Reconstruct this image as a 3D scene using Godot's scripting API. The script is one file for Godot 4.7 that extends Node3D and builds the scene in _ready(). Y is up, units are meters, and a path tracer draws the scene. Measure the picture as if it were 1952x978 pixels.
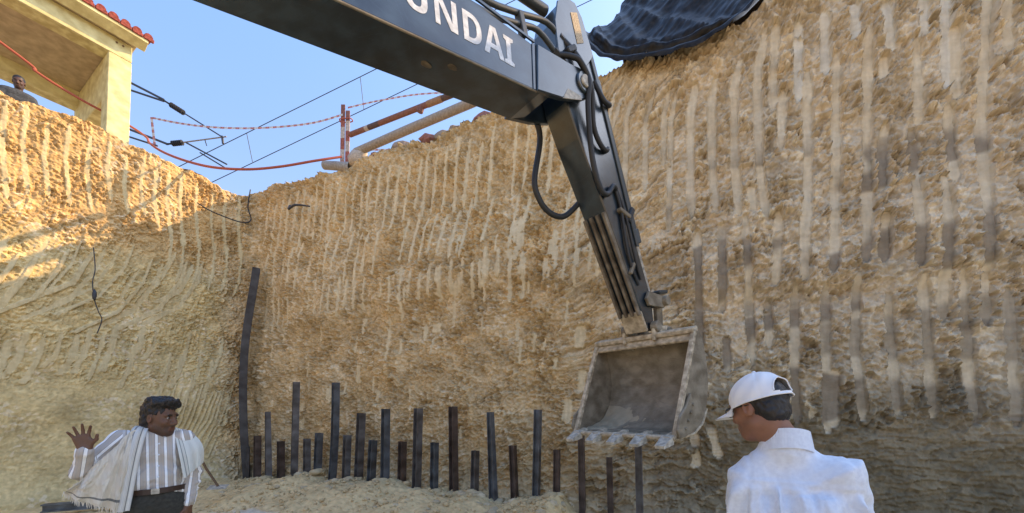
extends Node3D
# An excavation beside a railway: an earth bank scored by bucket teeth, steel piles at its foot, an excavator arm reaching in.

const BANK_CORNER := Vector3(-6.2, 0, -9.33)
const ALONG_MAIN := Vector3(0.91207, 0, 0.41003)
const OUT_MAIN := Vector3(-0.41003, 0, 0.91207)
const ALONG_SIDE := Vector3(-0.52007, 0, 0.85412)
const OUT_SIDE := Vector3(0.85412, 0, 0.52007)

var rng := RandomNumberGenerator.new()
var taken := {}
var M := {}

func _ready():
	rng.seed = 7
	setup_light()
	make_materials()
	build_bank()
	build_floor()
	build_pavilion()
	build_rim_fittings()
	build_overhead_line()
	build_excavator()
	build_piles()
	build_tools()
	build_crumbs()
	build_waving_man()
	build_capped_man()
	build_onlooker()

# ---------------------------------------------------------------- camera, sky, sun
func setup_light():
	var cam := Camera3D.new()
	cam.name = "camera"
	cam.position = Vector3(0, 1.6, 0)
	cam.rotation_degrees = Vector3(2.0, 0, 0)
	cam.projection = Camera3D.PROJECTION_FRUSTUM
	cam.near = 0.1
	cam.far = 2000.0
	cam.size = 0.1 * 978.0 / 760.0
	cam.frustum_offset = Vector2(0, 0.1 * (753.0 - 489.0) / 760.0)
	add_child(cam)
	cam.current = true
	var to_sun := Vector3(0.94, 0.599, -0.34).normalized()
	var env := Environment.new()
	env.background_mode = Environment.BG_SKY
	env.tonemap_mode = Environment.TONE_MAPPER_LINEAR
	env.tonemap_exposure = 2.3
	env.sdfgi_enabled = true
	env.ssao_enabled = true
	env.ssil_enabled = true
	var sky := Sky.new()
	var sm := PanoramaSkyMaterial.new()
	sm.panorama = sky_picture(to_sun)
	sky.sky_material = sm
	env.sky = sky
	var we := WorldEnvironment.new()
	we.name = "world_environment"
	we.environment = env
	add_child(we)
	var sun := DirectionalLight3D.new()
	sun.name = "sun"
	sun.light_energy = 0.85
	sun.light_angular_distance = 0.5
	sun.light_color = Color(1.0, 0.83, 0.60)
	sun.shadow_enabled = true
	add_child(sun)
	sun.look_at_from_position(to_sun * 50.0, Vector3.ZERO, Vector3.UP)

# A clear, dusty sky: blue overhead, paler towards the horizon and whitened low down, out of view, as added fill, with the wide bright aureole that dust makes round the sun.
func sky_picture(to_sun: Vector3) -> Texture2D:
	var w := 512
	var h := 256
	var im := Image.create_empty(w, h, false, Image.FORMAT_RGBF)
	var zen := Color(0.100, 0.245, 0.56)
	var hor := Color(0.84, 0.85, 0.82)
	for y in h:
		var el := PI * 0.5 - (y + 0.5) / h * PI
		for x in w:
			var az := (x + 0.5) / w * TAU
			var d := Vector3(sin(az) * cos(el), sin(el), -cos(az) * cos(el))
			var c := d.dot(to_sun)
			var t := 0.80 * exp(-maxf(el, 0.0) / 0.17) + 0.20 * exp(-maxf(el, 0.0) / 0.7)
			var col := zen.lerp(hor, t)
			var ray := 0.8 + 0.35 * c * c
			var g := 0.72
			var mie := (1.0 - g * g) / pow(1.0 + g * g - 2.0 * g * c, 1.5)
			var m := maxf(mie - 0.10, 0.0) * 0.10
			col = col * ray + Color(1.0, 0.93, 0.80) * m
			if el < 0.0:
				col = col.lerp(Color(0.45, 0.38, 0.28), clampf(-el * 12.0, 0.0, 1.0))
			im.set_pixel(x, y, col)
	return ImageTexture.create_from_image(im)

# ---------------------------------------------------------------- materials
func noise(freq: float, octaves: int, sd: int, kind := FastNoiseLite.TYPE_SIMPLEX_SMOOTH, ridged := false) -> FastNoiseLite:
	var n := FastNoiseLite.new()
	n.noise_type = kind
	n.frequency = freq
	n.seed = sd
	n.fractal_type = (FastNoiseLite.FRACTAL_RIDGED if ridged else FastNoiseLite.FRACTAL_FBM) if octaves > 1 else FastNoiseLite.FRACTAL_NONE
	n.fractal_octaves = octaves
	return n

func noise_picture(px: int, freq: float, octaves: int, sd: int, lo: Color, hi: Color, gain := 1.0, kind := FastNoiseLite.TYPE_SIMPLEX_SMOOTH) -> Texture2D:
	var n := noise(freq, octaves, sd, kind)
	var im := n.get_seamless_image(px, px)
	var out := Image.create_empty(px, px, false, Image.FORMAT_RGB8)
	for y in px:
		for x in px:
			var v := clampf((im.get_pixel(x, y).r - 0.5) * gain + 0.5, 0.0, 1.0)
			out.set_pixel(x, y, lo.lerp(hi, v))
	return ImageTexture.create_from_image(out)

func triplanar(m: StandardMaterial3D, per_metre: float, world := true):
	m.uv1_triplanar = true
	m.uv1_world_triplanar = world
	m.uv1_scale = Vector3.ONE * per_metre

func make_materials():
	var grain := noise_picture(256, 0.03, 5, 3, Color(0.90, 0.89, 0.87), Color(1, 1, 1), 1.3)
	var bump := noise_picture(256, 0.035, 5, 9, Color.BLACK, Color.WHITE, 1.4)
	var soil := StandardMaterial3D.new()
	soil.vertex_color_use_as_albedo = true
	soil.albedo_texture = grain
	soil.roughness = 0.95
	soil.metallic_specular = 0.2
	soil.heightmap_enabled = true
	soil.heightmap_texture = bump
	soil.heightmap_scale = 0.8
	triplanar(soil, 1.3)
	M.soil = soil
	M.paint = plain(Color(0.044, 0.070, 0.094), 0.28, 0.0, scratched_picture(41, Color(0.40, 0.41, 0.43), 320), 0.7)
	M.paint.clearcoat_enabled = true
	M.paint.clearcoat = 1.0
	M.paint.clearcoat_roughness = 0.22
	M.dusty = plain(Color(0.30, 0.25, 0.18), 0.9, 0.0, noise_picture(256, 0.03, 5, 42, Color(0.55, 0.52, 0.50), Color(1, 1, 1), 1.4), 0.9)
	M.mud = plain(Color(0.72, 0.61, 0.44), 0.9, 0.05, noise_picture(256, 0.035, 5, 43, Color(0.62, 0.60, 0.58), Color(1, 1, 1), 1.6), 1.6)
	M.worn = plain(Color(0.44, 0.375, 0.275), 0.65, 0.0, scratched_picture(44, Color(0.62, 0.60, 0.57), 260), 1.0)
	M.bright_steel = plain(Color(0.68, 0.62, 0.51), 0.55, 0.0, noise_picture(128, 0.05, 4, 45, Color(0.6, 0.6, 0.6), Color(1, 1, 1), 1.5), 3.0)
	M.rubber = plain(Color(0.022, 0.023, 0.025), 0.55, 0.0)
	M.pipe_black = plain(Color(0.06, 0.068, 0.072), 0.4, 0.2)
	M.white_paint = plain(Color(0.80, 0.84, 0.88), 0.6, 0.0, noise_picture(128, 0.05, 5, 46, Color(0.82, 0.82, 0.82), Color(1, 1, 1), 2.0), 3.0)
	M.sticker = plain(Color(0.72, 0.58, 0.36), 0.6, 0.0, noise_picture(128, 0.08, 4, 47, Color(0.6, 0.55, 0.5), Color(1, 1, 1), 2.5), 9.0)
	M.pile = plain(Color(1, 1, 1), 0.55, 0.35, noise_picture(256, 0.03, 5, 48, Color(0.6, 0.56, 0.52), Color(1, 1, 1), 1.5), 0.5)
	M.pile.vertex_color_use_as_albedo = true
	M.tint = plain(Color(1, 1, 1), 0.8, 0.0, noise_picture(128, 0.05, 4, 49, Color(0.8, 0.79, 0.78), Color(1, 1, 1), 1.5), 3.0)
	M.tint.vertex_color_use_as_albedo = true
	M.plaster = plain(Color(0.84, 0.79, 0.45), 0.85, 0.0, noise_picture(256, 0.02, 6, 50, Color(0.85, 0.82, 0.76), Color(1, 1, 1), 1.6), 0.8)
	M.ceiling = plain(Color(0.60, 0.50, 0.34), 0.9, 0.0, noise_picture(256, 0.03, 6, 51, Color(0.86, 0.85, 0.84), Color(1, 1, 1), 1.4), 0.5)
	M.tile = plain(Color(0.46, 0.10, 0.07), 0.8, 0.0, noise_picture(128, 0.06, 4, 52, Color(0.6, 0.55, 0.55), Color(1, 1, 1), 1.8), 2.0)
	M.concrete = plain(Color(0.45, 0.41, 0.37), 0.9, 0.0, noise_picture(128, 0.06, 4, 53, Color(0.65, 0.65, 0.65), Color(1, 1, 1), 1.8), 2.0)
	M.tarp = plain(Color(0.034, 0.031, 0.029), 0.33, 0.0, noise_picture(128, 0.05, 4, 54, Color(0.6, 0.6, 0.6), Color(1, 1, 1), 1.6), 1.5)
	M.tarp.metallic_specular = 0.25
	M.wood = plain(Color(0.24, 0.15, 0.08), 0.7, 0.0, noise_picture(128, 0.06, 4, 55, Color(0.6, 0.55, 0.5), Color(1, 1, 1), 1.8), 6.0)
	M.wire = plain(Color(0.05, 0.055, 0.065), 0.5, 0.3)
	M.skin = plain(Color(1, 1, 1), 0.55, 0.0)
	M.skin.vertex_color_use_as_albedo = true
	M.skin.subsurf_scatter_enabled = true
	M.skin.subsurf_scatter_strength = 0.15
	M.hair = plain(Color(0.012, 0.010, 0.010), 0.5, 0.0)
	M.hair.rim_enabled = true
	M.hair.rim = 0.2
	M.white_cloth = plain(Color(0.74, 0.79, 0.87), 0.85, 0.0, noise_picture(128, 0.06, 4, 56, Color(0.93, 0.93, 0.94), Color(1, 1, 1), 1.5), 6.0)
	M.cap_cloth = plain(Color(0.80, 0.80, 0.81), 0.85, 0.0)
	M.scarf = plain(Color(1, 1, 1), 0.9, 0.0)
	M.scarf.vertex_color_use_as_albedo = true
	M.stripes = plain(Color(1, 1, 1), 0.85, 0.0)
	M.stripes.albedo_texture = stripe_picture()
	M.trousers = plain(Color(0.055, 0.055, 0.048), 0.85, 0.0, noise_picture(128, 0.06, 4, 57, Color(0.7, 0.7, 0.7), Color(1, 1, 1), 1.5), 5.0)
	M.leather = plain(Color(0.045, 0.025, 0.018), 0.5, 0.0)
	M.grey_cloth = plain(Color(0.09, 0.10, 0.11), 0.9, 0.0, noise_picture(128, 0.06, 4, 58, Color(0.6, 0.6, 0.6), Color(1, 1, 1), 1.5), 5.0)
	M.eye = plain(Color(0.30, 0.27, 0.24), 0.25, 0.0)
	M.cable_red = plain(Color(0.42, 0.10, 0.06), 0.6, 0.0)

# ---------------------------------------------------------------- naming
func numbered(called: String) -> String:
	var k: int = taken.get(called, 0)
	taken[called] = k + 1
	return called if k == 0 else "%s_%03d" % [called, k]

func structure(called: String, mesh: Mesh, m: Material) -> MeshInstance3D:
	var o := MeshInstance3D.new()
	o.name = numbered(called)
	o.mesh = mesh
	o.material_override = m
	o.set_meta("kind", "structure")
	add_child(o, true)
	return o

# ---------------------------------------------------------------- the earth bank
var bank_u := PackedFloat32Array()
var bank_top := PackedFloat32Array()
const BANK_ROWS := 560
const BANK_LOW := -0.35
var mask := PackedFloat32Array()    # how far a point lies inside a planed tooth mark
var tone := PackedFloat32Array()    # its shade: 1 pale dry clay, 0 damp grey clay
var lift := PackedFloat32Array()
var lip := PackedFloat32Array()     # the crumbly lips along its two edges

func bank_point(u: float) -> Vector3:
	var r := 0.45
	if u > r:
		return BANK_CORNER + ALONG_MAIN * u
	if u < -r:
		return BANK_CORNER - ALONG_SIDE * u
	var t := (u + r) / (2.0 * r)
	return BANK_CORNER + ALONG_SIDE * r * (1 - t) * (1 - t) + ALONG_MAIN * r * t * t

func bank_out(u: float) -> Vector3:
	return OUT_SIDE.lerp(OUT_MAIN, smoothstep(-0.45, 0.45, u)).normalized()

func row_of(col: int, h: float) -> float:
	return (h - BANK_LOW) / (bank_top[col] - BANK_LOW) * (BANK_ROWS - 1)

# One tooth mark: a polyline of (distance along the bank, height) from its top to its bottom.
func stroke(pts: Array, half: float, shade: float, raise: float, taper := 0.25):
	var cv := Curve2D.new()
	for p in pts:
		cv.add_point(p)
	if pts.size() > 2:
		for i in range(1, pts.size() - 1):
			var tg: Vector2 = (pts[i + 1] - pts[i - 1]) * 0.22
			cv.set_point_in(i, -tg)
			cv.set_point_out(i, tg)
	var length := cv.get_baked_length()
	var steps := maxi(4, int(length / 0.008))
	var wob := rng.randf() * 100.0
	for i in steps + 1:
		var t := float(i) / steps
		var p := cv.sample_baked(length * t)
		var ahead := cv.sample_baked(minf(length, length * t + 0.02)) - cv.sample_baked(maxf(0.0, length * t - 0.02))
		var across := clampf(absf(ahead.y) / maxf(ahead.length(), 1e-4), 0.35, 1.0)
		var hw := half * (0.92 + 0.10 * sin(t * 9.0 + wob) + 0.05 * sin(t * 31.0 + wob * 2.0)) / across
		var fade := smoothstep(0.0, 0.10, t) if taper > 0.0 else 1.0
		hw *= lerpf(0.55, 1.0, fade)
		hw *= lerpf(1.0, 0.45, smoothstep(1.0 - 0.08, 1.0, t)) if taper > 0.3 else 1.0
		var c0 := bank_u.bsearch(p.x - hw * 1.6)
		var c1 := bank_u.bsearch(p.x + hw * 1.6)
		for c in range(c0, mini(c1, bank_u.size())):
			var r := int(round(row_of(c, p.y)))
			if r < 1 or r >= BANK_ROWS - 1:
				continue
			var q := absf(bank_u[c] - p.x) / hw
			var jag := 0.11 * sin(p.y * 47.0 + wob + (2.0 if bank_u[c] > p.x else 0.0)) * sin(p.y * 19.0 + wob)
			var k := 1.0 - smoothstep(0.93, 1.06, q + jag * 0.8)
			var edge := clampf(1.0 - absf(q + jag - 1.18) / 0.22, 0.0, 1.0)
			if edge > 0.0 and t > 0.04 and t < 0.97:
				for rr in [r, r + 1]:
					lip[c * BANK_ROWS + rr] = maxf(lip[c * BANK_ROWS + rr], edge)
			if k <= 0.0:
				continue
			for rr in [r, r + 1]:
				var at: int = c * BANK_ROWS + rr
				if k >= mask[at]:
					mask[at] = k
					tone[at] = shade
					lift[at] = raise

func bank_strokes():
	# the long marks on the right half of the main bank, read off one by one
	var right := [
		[[8.6, 6.33], [8.41, 5.87]], [[8.82, 6.4], [8.65, 6.01], [8.62, 5.12], [8.59, 4.56]], [[9.05, 6.28], [8.92, 5.88], [8.9, 4.81]],
		[[9.25, 6.25], [9.18, 5.92], [9.16, 5.14]], [[9.35, 6.22], [9.27, 5.81], [9.22, 4.12]], [[9.6, 6.21], [9.53, 5.81], [9.51, 4.75], [9.53, 4.29]],
		[[9.86, 6.21], [9.8, 5.91], [9.79, 4.83], [9.82, 4.3]], [[10.15, 6.33], [10.08, 6.0], [10.06, 4.91], [10.1, 4.17]],
		[[10.46, 6.7], [10.43, 6.46], [10.36, 6.16], [10.34, 4.83], [10.41, 4.07]], [[10.58, 6.7], [10.54, 6.09], [10.52, 5.56]], [[10.64, 5.81], [10.59, 4.98]],
		[[10.83, 6.65], [10.8, 5.58]], [[10.91, 5.96], [10.87, 4.35], [10.81, 3.75]], [[11.1, 6.65], [11.1, 5.85]], [[11.21, 6.09], [11.18, 4.95], [11.11, 3.63]],
		[[11.39, 6.6], [11.4, 6.15]], [[11.51, 6.27], [11.49, 4.86], [11.42, 3.65]], [[11.69, 6.5], [11.73, 5.88]], [[11.66, 5.85], [11.65, 5.59]], [[11.65, 5.01], [11.58, 4.19]],
		[[11.96, 5.95], [11.95, 4.91]], [[11.89, 4.87], [11.88, 3.5]], [[12.03, 6.5], [12.03, 5.96]], [[12.22, 6.5], [12.2, 5.27]], [[12.3, 5.98], [12.29, 5.12]], [[12.22, 5.1], [12.22, 4.16]],
		[[12.58, 6.4], [12.48, 4.87], [12.42, 3.18]], [[12.72, 6.3], [12.71, 5.51]], [[12.13, 4.24], [12.09, 3.23]], [[10.24, 4.54], [10.27, 4.21]],
	]
	var low_right := [
		[[9.59, 4.06], [9.6, 2.2]], [[9.89, 4.07], [9.88, 2.89]], [[9.92, 2.55], [9.93, 2.1]], [[10.17, 4.14], [10.19, 3.31], [10.22, 2.17]], [[10.54, 4.14], [10.49, 3.19]], [[10.41, 3.0], [10.41, 2.4]],
		[[10.82, 4.08], [10.79, 3.21]], [[10.71, 3.14], [10.67, 2.15], [10.69, 1.42]], [[11.02, 3.14], [10.99, 2.32], [10.99, 1.31]], [[11.07, 2.06], [11.04, 1.38]], [[11.14, 4.02], [11.08, 3.26]],
		[[11.33, 3.23], [11.27, 2.31], [11.32, 1.46]], [[11.45, 3.95], [11.39, 3.33]], [[11.61, 3.92], [11.56, 3.32]], [[11.61, 2.95], [11.61, 2.29], [11.64, 1.5]], [[11.89, 3.86], [11.87, 3.22]],
		[[11.91, 3.11], [11.94, 2.33], [11.96, 1.5]], [[12.11, 3.82], [12.07, 2.57]], [[12.24, 3.12], [12.25, 2.31], [12.29, 1.44]], [[12.44, 3.75], [12.41, 2.5]], [[12.6, 2.9], [12.58, 1.41]],
		[[9.7, 1.4], [9.81, 0.95]], [[9.51, 1.27], [9.54, 0.81]],
	]
	for set_ in [right, low_right]:
		for s in set_:
			var pts := []
			for p in s:
				pts.append(Vector2(p[0], p[1]))
			var upper_white: bool = pts.size() == 2 and pts[0].y > 6.4 and pts[0].x > 10.7
			stroke(pts, 0.056 if pts[0].x > 9.4 else 0.042, 1.35 if upper_white else 1.0, -0.034, 0.4)
	# the shorter marks over the middle of the main bank
	var s := 0.45
	while s < 8.5:
		for band in [[6.45, 5.35, 0.055], [5.25, 4.35, 0.045], [4.25, 3.65, 0.02]]:
			if rng.randf() < (0.05 if band[0] > 6.0 else 0.2):
				continue
			var u: float = s + rng.randf_range(-0.025, 0.025)
			var h0: float = band[0] + rng.randf_range(-0.15, 0.12)
			var h1: float = band[1] + rng.randf_range(-0.3, 0.1)
			stroke([Vector2(u + band[2] * 2.0, h0), Vector2(u + band[2] * 0.8, h0 - 0.3), Vector2(u - band[2], h1)], rng.randf_range(0.028, 0.044), rng.randf_range(0.85, 1.1), 0.014, 0.4)
		s += rng.randf_range(0.20, 0.26)
	for i in 34:
		var u := rng.randf_range(5.2, 9.0)
		var h := rng.randf_range(3.55, 4.35)
		stroke([Vector2(u + 0.02, h + rng.randf_range(0.2, 0.5)), Vector2(u, h)], rng.randf_range(0.022, 0.05), 1.0, 0.015, 0.4)
	for i in 60:     # stubs and planed facets below them
		var u := rng.randf_range(0.3, 9.3)
		var h := rng.randf_range(0.9, 4.0)
		var wide := rng.randf_range(0.02, 0.045) if rng.randf() < 0.85 else rng.randf_range(0.06, 0.11)
		stroke([Vector2(u + 0.03, h + rng.randf_range(0.15, 0.4)), Vector2(u, h)], wide, rng.randf_range(0.8, 1.1), 0.01, 0.4)
	# the side bank: upright marks under the rim, sweeping arcs below, leaning marks lower down
	var l := 0.25
	while l < 6.0:
		var hh := 6.55 + rng.randf_range(-0.15, 0.1)
		stroke([Vector2(-l + 0.03, hh), Vector2(-l, hh - 0.6), Vector2(-l + 0.08, hh - rng.randf_range(1.1, 1.6))], rng.randf_range(0.024, 0.038), 1.0, 0.012, 0.4)
		if l < 1.6:
			stroke([Vector2(-l + 0.1, 5.3), Vector2(-l + 0.06, 4.6), Vector2(-l - 0.05, 4.2)], 0.03, 0.95, 0.02, 0.4)
		l += rng.randf_range(0.2, 0.3)
	for i in 26:
		var l0 := 0.9 + i * 0.17 + rng.randf_range(-0.05, 0.05)
		var h0 := 4.9 - 0.24 * i * 0.17 + rng.randf_range(-0.35, 0.2)
		var run := rng.randf_range(0.55, 1.1)
		stroke([Vector2(-l0, h0), Vector2(-l0 - 0.12, h0 - 0.45 * run), Vector2(-l0 - 0.42 * run, h0 - 1.05 * run), Vector2(-l0 - 0.95 * run, h0 - 1.5 * run)], rng.randf_range(0.018, 0.042), rng.randf_range(0.9, 1.15), rng.randf_range(0.0, 0.05), 0.2)
	for i in 24:
		var l0 := 0.5 + i * 0.19 + rng.randf_range(-0.04, 0.04)
		var h0 := 2.95 + rng.randf_range(-0.3, 0.3)
		stroke([Vector2(-l0, h0), Vector2(-l0 - 0.06, h0 - 0.4), Vector2(-l0 - 0.2, h0 - rng.randf_range(0.6, 0.9))], rng.randf_range(0.03, 0.055), 0.95, 0.015, 0.2)
	for i in 14:
		var l0 := 0.25 + i * 0.09
		stroke([Vector2(-l0, 2.1 + rng.randf_range(-0.2, 0.2)), Vector2(-l0 - 0.2, 1.3), Vector2(-l0 - 0.5, 0.6 + rng.randf_range(-0.2, 0.2))], 0.018, 1.0, 0.02, 0.2)

func build_bank():
	var t0 := Time.get_ticks_msec()
	var u := -9.0
	while u < 17.0:
		bank_u.append(u)
		if u < -4.3: u += 0.05
		elif u < 0.0: u += lerpf(0.018, 0.0105, -u / 4.3)
		elif u < 13.0: u += lerpf(0.027, 0.0088, u / 13.0)
		else: u += 0.05
	var cols := bank_u.size()
	var rimn := noise(0.9, 4, 21)
	for c in cols:
		var uu := bank_u[c]
		bank_top.append(6.74 + 0.16 * rimn.get_noise_2d(uu, 0.0) + 0.05 * sin(uu * 2.1) + 0.12 * exp(-pow((uu - 0.55) / 0.35, 2.0)) - 0.12 * exp(-pow((uu + 0.25) / 0.3, 2.0)) + 0.10 * smoothstep(7.8, 8.3, uu) + 0.45 * smoothstep(10.15, 10.7, uu))
	mask.resize(cols * BANK_ROWS)
	tone.resize(cols * BANK_ROWS)
	lift.resize(cols * BANK_ROWS)
	lip.resize(cols * BANK_ROWS)
	bank_strokes()
	print("strokes ", Time.get_ticks_msec() - t0, " cols ", cols)
	var back := PackedFloat32Array([0.03, 0.07, 0.12, 0.19, 0.28, 0.4, 0.55, 0.75, 1.0, 1.4, 1.9, 2.6, 3.5])
	var rows := BANK_ROWS + back.size()
	var verts := PackedVector3Array()
	var cols_ := PackedColorArray()
	verts.resize(cols * rows)
	cols_.resize(cols * rows)
	var parts := 8
	var task := WorkerThreadPool.add_group_task(func(k): bank_columns(k * cols / parts, (k + 1) * cols / parts, rows, back, verts, cols_), parts)
	WorkerThreadPool.wait_for_group_task_completion(task)
	print("columns ", Time.get_ticks_msec() - t0)
	var normals := PackedVector3Array()
	normals.resize(cols * rows)
	var index := PackedInt32Array()
	index.resize((cols - 1) * (rows - 1) * 6)
	var n := 0
	for c in cols - 1:
		for r in rows - 1:
			var a := c * rows + r
			var b := a + rows
			index[n] = a; index[n + 1] = a + 1; index[n + 2] = b + 1
			index[n + 3] = a; index[n + 4] = b + 1; index[n + 5] = b
			n += 6
	for c in cols:
		var cl := maxi(c - 1, 0) * rows
		var cr := mini(c + 1, cols - 1) * rows
		for r in rows:
			normals[c * rows + r] = (verts[cr + r] - verts[cl + r]).cross(verts[c * rows + mini(r + 1, rows - 1)] - verts[c * rows + maxi(r - 1, 0)]).normalized()
	var arr := []
	arr.resize(Mesh.ARRAY_MAX)
	arr[Mesh.ARRAY_VERTEX] = verts
	arr[Mesh.ARRAY_NORMAL] = normals
	arr[Mesh.ARRAY_COLOR] = cols_
	arr[Mesh.ARRAY_INDEX] = index
	var mesh := ArrayMesh.new()
	mesh.add_surface_from_arrays(Mesh.PRIMITIVE_TRIANGLES, arr)
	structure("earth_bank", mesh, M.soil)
	print("bank ", Time.get_ticks_msec() - t0)

func bank_columns(c0: int, c1: int, rows: int, back: PackedFloat32Array, verts: PackedVector3Array, colors: PackedColorArray):
	var big := noise(0.55, 3, 1)
	var warp := noise(2.4, 2, 2)
	var warp2 := noise(3.1, 2, 12)
	var rough := noise(5.5, 4, 3, FastNoiseLite.TYPE_SIMPLEX_SMOOTH, true)
	var clod := noise(6.5, 1, 4, FastNoiseLite.TYPE_CELLULAR)
	clod.cellular_return_type = FastNoiseLite.RETURN_DISTANCE
	var clod2 := noise(13.0, 1, 14, FastNoiseLite.TYPE_CELLULAR)
	clod2.cellular_return_type = FastNoiseLite.RETURN_DISTANCE
	var patch := noise(0.9, 3, 5)
	var plate := noise(6.0, 1, 24, FastNoiseLite.TYPE_CELLULAR)
	plate.cellular_return_type = FastNoiseLite.RETURN_CELL_VALUE
	var plate2 := noise(13.0, 1, 25, FastNoiseLite.TYPE_CELLULAR)
	plate2.cellular_return_type = FastNoiseLite.RETURN_CELL_VALUE
	var torn := noise(3.4, 3, 27)
	var scratch := noise(9.0, 3, 26, FastNoiseLite.TYPE_SIMPLEX_SMOOTH, true)
	var fine := noise(16.0, 2, 6)
	var damp_shade := noise(1.0, 2, 8)
	var flat_ := noise(1.6, 2, 17)
	for c in range(c0, c1):
		var u := bank_u[c]
		var base := bank_point(u)
		var out := bank_out(u)
		var side := smoothstep(-0.2, -0.9, u)
		var top := bank_top[c]
		for r in BANK_ROWS:
			var h := BANK_LOW + (top - BANK_LOW) * r / (BANK_ROWS - 1)
			var at := c * BANK_ROWS + r
			var k := mask[at] * (1.0 - smoothstep(0.60, 0.68, torn.get_noise_2d(u, h)))
			var grain := lerpf(1.55, 1.2, smoothstep(7.5, 9.5, u))
			var wu := u * grain + 0.05 * warp.get_noise_2d(u * 1.4, h * 1.4)
			var wh := h * grain + 0.05 * warp2.get_noise_2d(u * 1.4, h * 1.4)
			var shelf := wh * 5.6 + 1.5 * warp.get_noise_2d(u * 0.9 + 40.0, h * 0.5)
			shelf -= floorf(shelf)
			var shelf_a := 0.5 + 0.9 * patch.get_noise_2d(u * 2.2, h * 2.2 + 90.0)
			var d := lerpf(0.032, 0.05, smoothstep(7.5, 9.5, u)) * clampf(shelf_a, 0.0, 1.0) * (1.0 - shelf) * smoothstep(0.0, 0.14, shelf)
			d += 0.045 * (rough.get_noise_2d(wu * 0.8, wh * 1.15) - 0.1)
			d += lerpf(0.022, 0.034, smoothstep(7.5, 9.5, u)) * plate.get_noise_2d(wu + 0.05 * fine.get_noise_2d(u * 0.6, h * 0.6), wh * 1.35) + 0.016 * plate2.get_noise_2d(wu, wh * 1.2)
			d += 0.014 * fine.get_noise_2d(u * 1.3 + 3.0, h * 1.3) + 0.009 * fine.get_noise_2d(u * 2.6, h * 2.6 + 8.0)
			d += 0.030 * (-clod.get_noise_2d(wu * 0.9, wh * 1.2) - 0.55)
			# scratches: short upright ones on the main bank, sweeping ones on the lower side bank
			var across := u + 0.05 * h
			var alongside := h
			if side > 0.0:
				var drop := maxf(5.2 - h, 0.0)
				across = lerpf(across, u + 0.12 * drop + 0.24 * drop * drop * smoothstep(2.6, 0.4, drop) + 0.35 * smoothstep(1.4, 2.6, drop), side)
			var scr := scratch.get_noise_2d(across * 1.0, alongside * 0.13 + 7.0 * floorf(0.0))
			d += (0.030 + 0.030 * side) * scr * clampf(0.55 + 1.2 * patch.get_noise_2d(u * 1.7 + 9.0, h * 1.4), 0.0, 1.0)
			var rg := 1.0
			# smeared, smooth soil on the lower side bank; thin level layers at the lower right
			var smooth_ := side * (0.45 * smoothstep(5.0, 4.4, h) + 0.4 * smoothstep(2.3, 1.9, h))
			rg -= smooth_ + 0.3 * side * smoothstep(4.6, 5.2, h)
			rg *= 0.55 + 0.9 * clampf(flat_.get_noise_2d(u, h) * 1.3 + 0.5, 0.0, 1.0)
			var layers := smoothstep(9.0, 10.2, u) * smoothstep(1.55, 1.3, h + 0.15 * warp.get_noise_2d(u * 0.5, 3.0))
			rg = lerpf(rg, 0.35, layers)
			var lw := h * 17.0 + 1.3 * warp.get_noise_2d(u * 0.35, h * 1.5) + 2.0 * warp2.get_noise_2d(u * 0.1, 7.0)
			lw -= floorf(lw)
			var lay := layers * 0.03 * (1.0 - lw) * clampf(0.6 + warp.get_noise_2d(u * 0.7, h * 4.0 + 60.0) * 1.2, 0.0, 1.0)
			var ds := 0.10 * big.get_noise_2d(u, h * 0.8) - 0.02 * h
			var foot := 0.25 * exp(-maxf(h - 0.1, 0.0) / 0.3)
			var disp := ds + foot + lay + lerpf(rg * (d * (1.05 - 0.1 * side) - 0.015), lift[at] + 0.003 * fine.get_noise_2d(u, h * 0.3) + 0.004 * scratch.get_noise_2d(u * 2.6, h * 0.12), k) + 0.010 * lip[at] * (1.0 - k) * clampf(0.5 + 1.5 * fine.get_noise_2d(u * 0.5 + 17.0, h * 0.6), 0.0, 1.0)
			if u > 0.6 and u < 9.5:    # a ragged brow half way up, where the upper passes stop
				disp += 0.11 * smoothstep(3.3, 3.75, h + 0.35 * warp.get_noise_2d(u * 0.3, 21.0)) * smoothstep(5.6, 4.2, h) * smoothstep(0.6, 1.8, u) * smoothstep(9.5, 8.4, u)
			if u > 8.0:    # the overhanging brow where one pass of the bucket ended
				disp += 0.09 * smoothstep(3.0, 3.25, h + 0.12 * warp.get_noise_2d(u * 0.6, 11.0)) * smoothstep(8.6, 10.0, u) * smoothstep(4.6, 3.3, h)
			verts[c * rows + r] = base + Vector3(0, h, 0) + out * disp
			# colour of the soil, plus some shade painted in low on the right
			var v := 1.0 + 0.26 * patch.get_noise_2d(u * 1.3, h * 1.6) + 0.16 * fine.get_noise_2d(u, h) + 0.10 * plate.get_noise_2d(wu + 0.05 * fine.get_noise_2d(u * 0.6, h * 0.6), wh * 1.35) + 0.10 * plate2.get_noise_2d(wu, wh * 1.2)
			var col := Color(0.69, 0.53, 0.315)
			col = col.lerp(Color(0.67, 0.55, 0.385), smoothstep(7.0, 10.0, u))
			col = col.lerp(Color(0.66, 0.43, 0.18), clampf(0.5 + 1.6 * patch.get_noise_2d(u * 0.6 + 31.0, h * 0.9), 0.0, 1.0) * 0.32 * smoothstep(11.0, 7.0, u))
			col = col.lerp(Color(0.74, 0.59, 0.31), side * smoothstep(5.2, 4.2, h))
			col = col.lerp(Color(0.68, 0.44, 0.18), side * smoothstep(4.2, 5.2, h) * 0.6)
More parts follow.
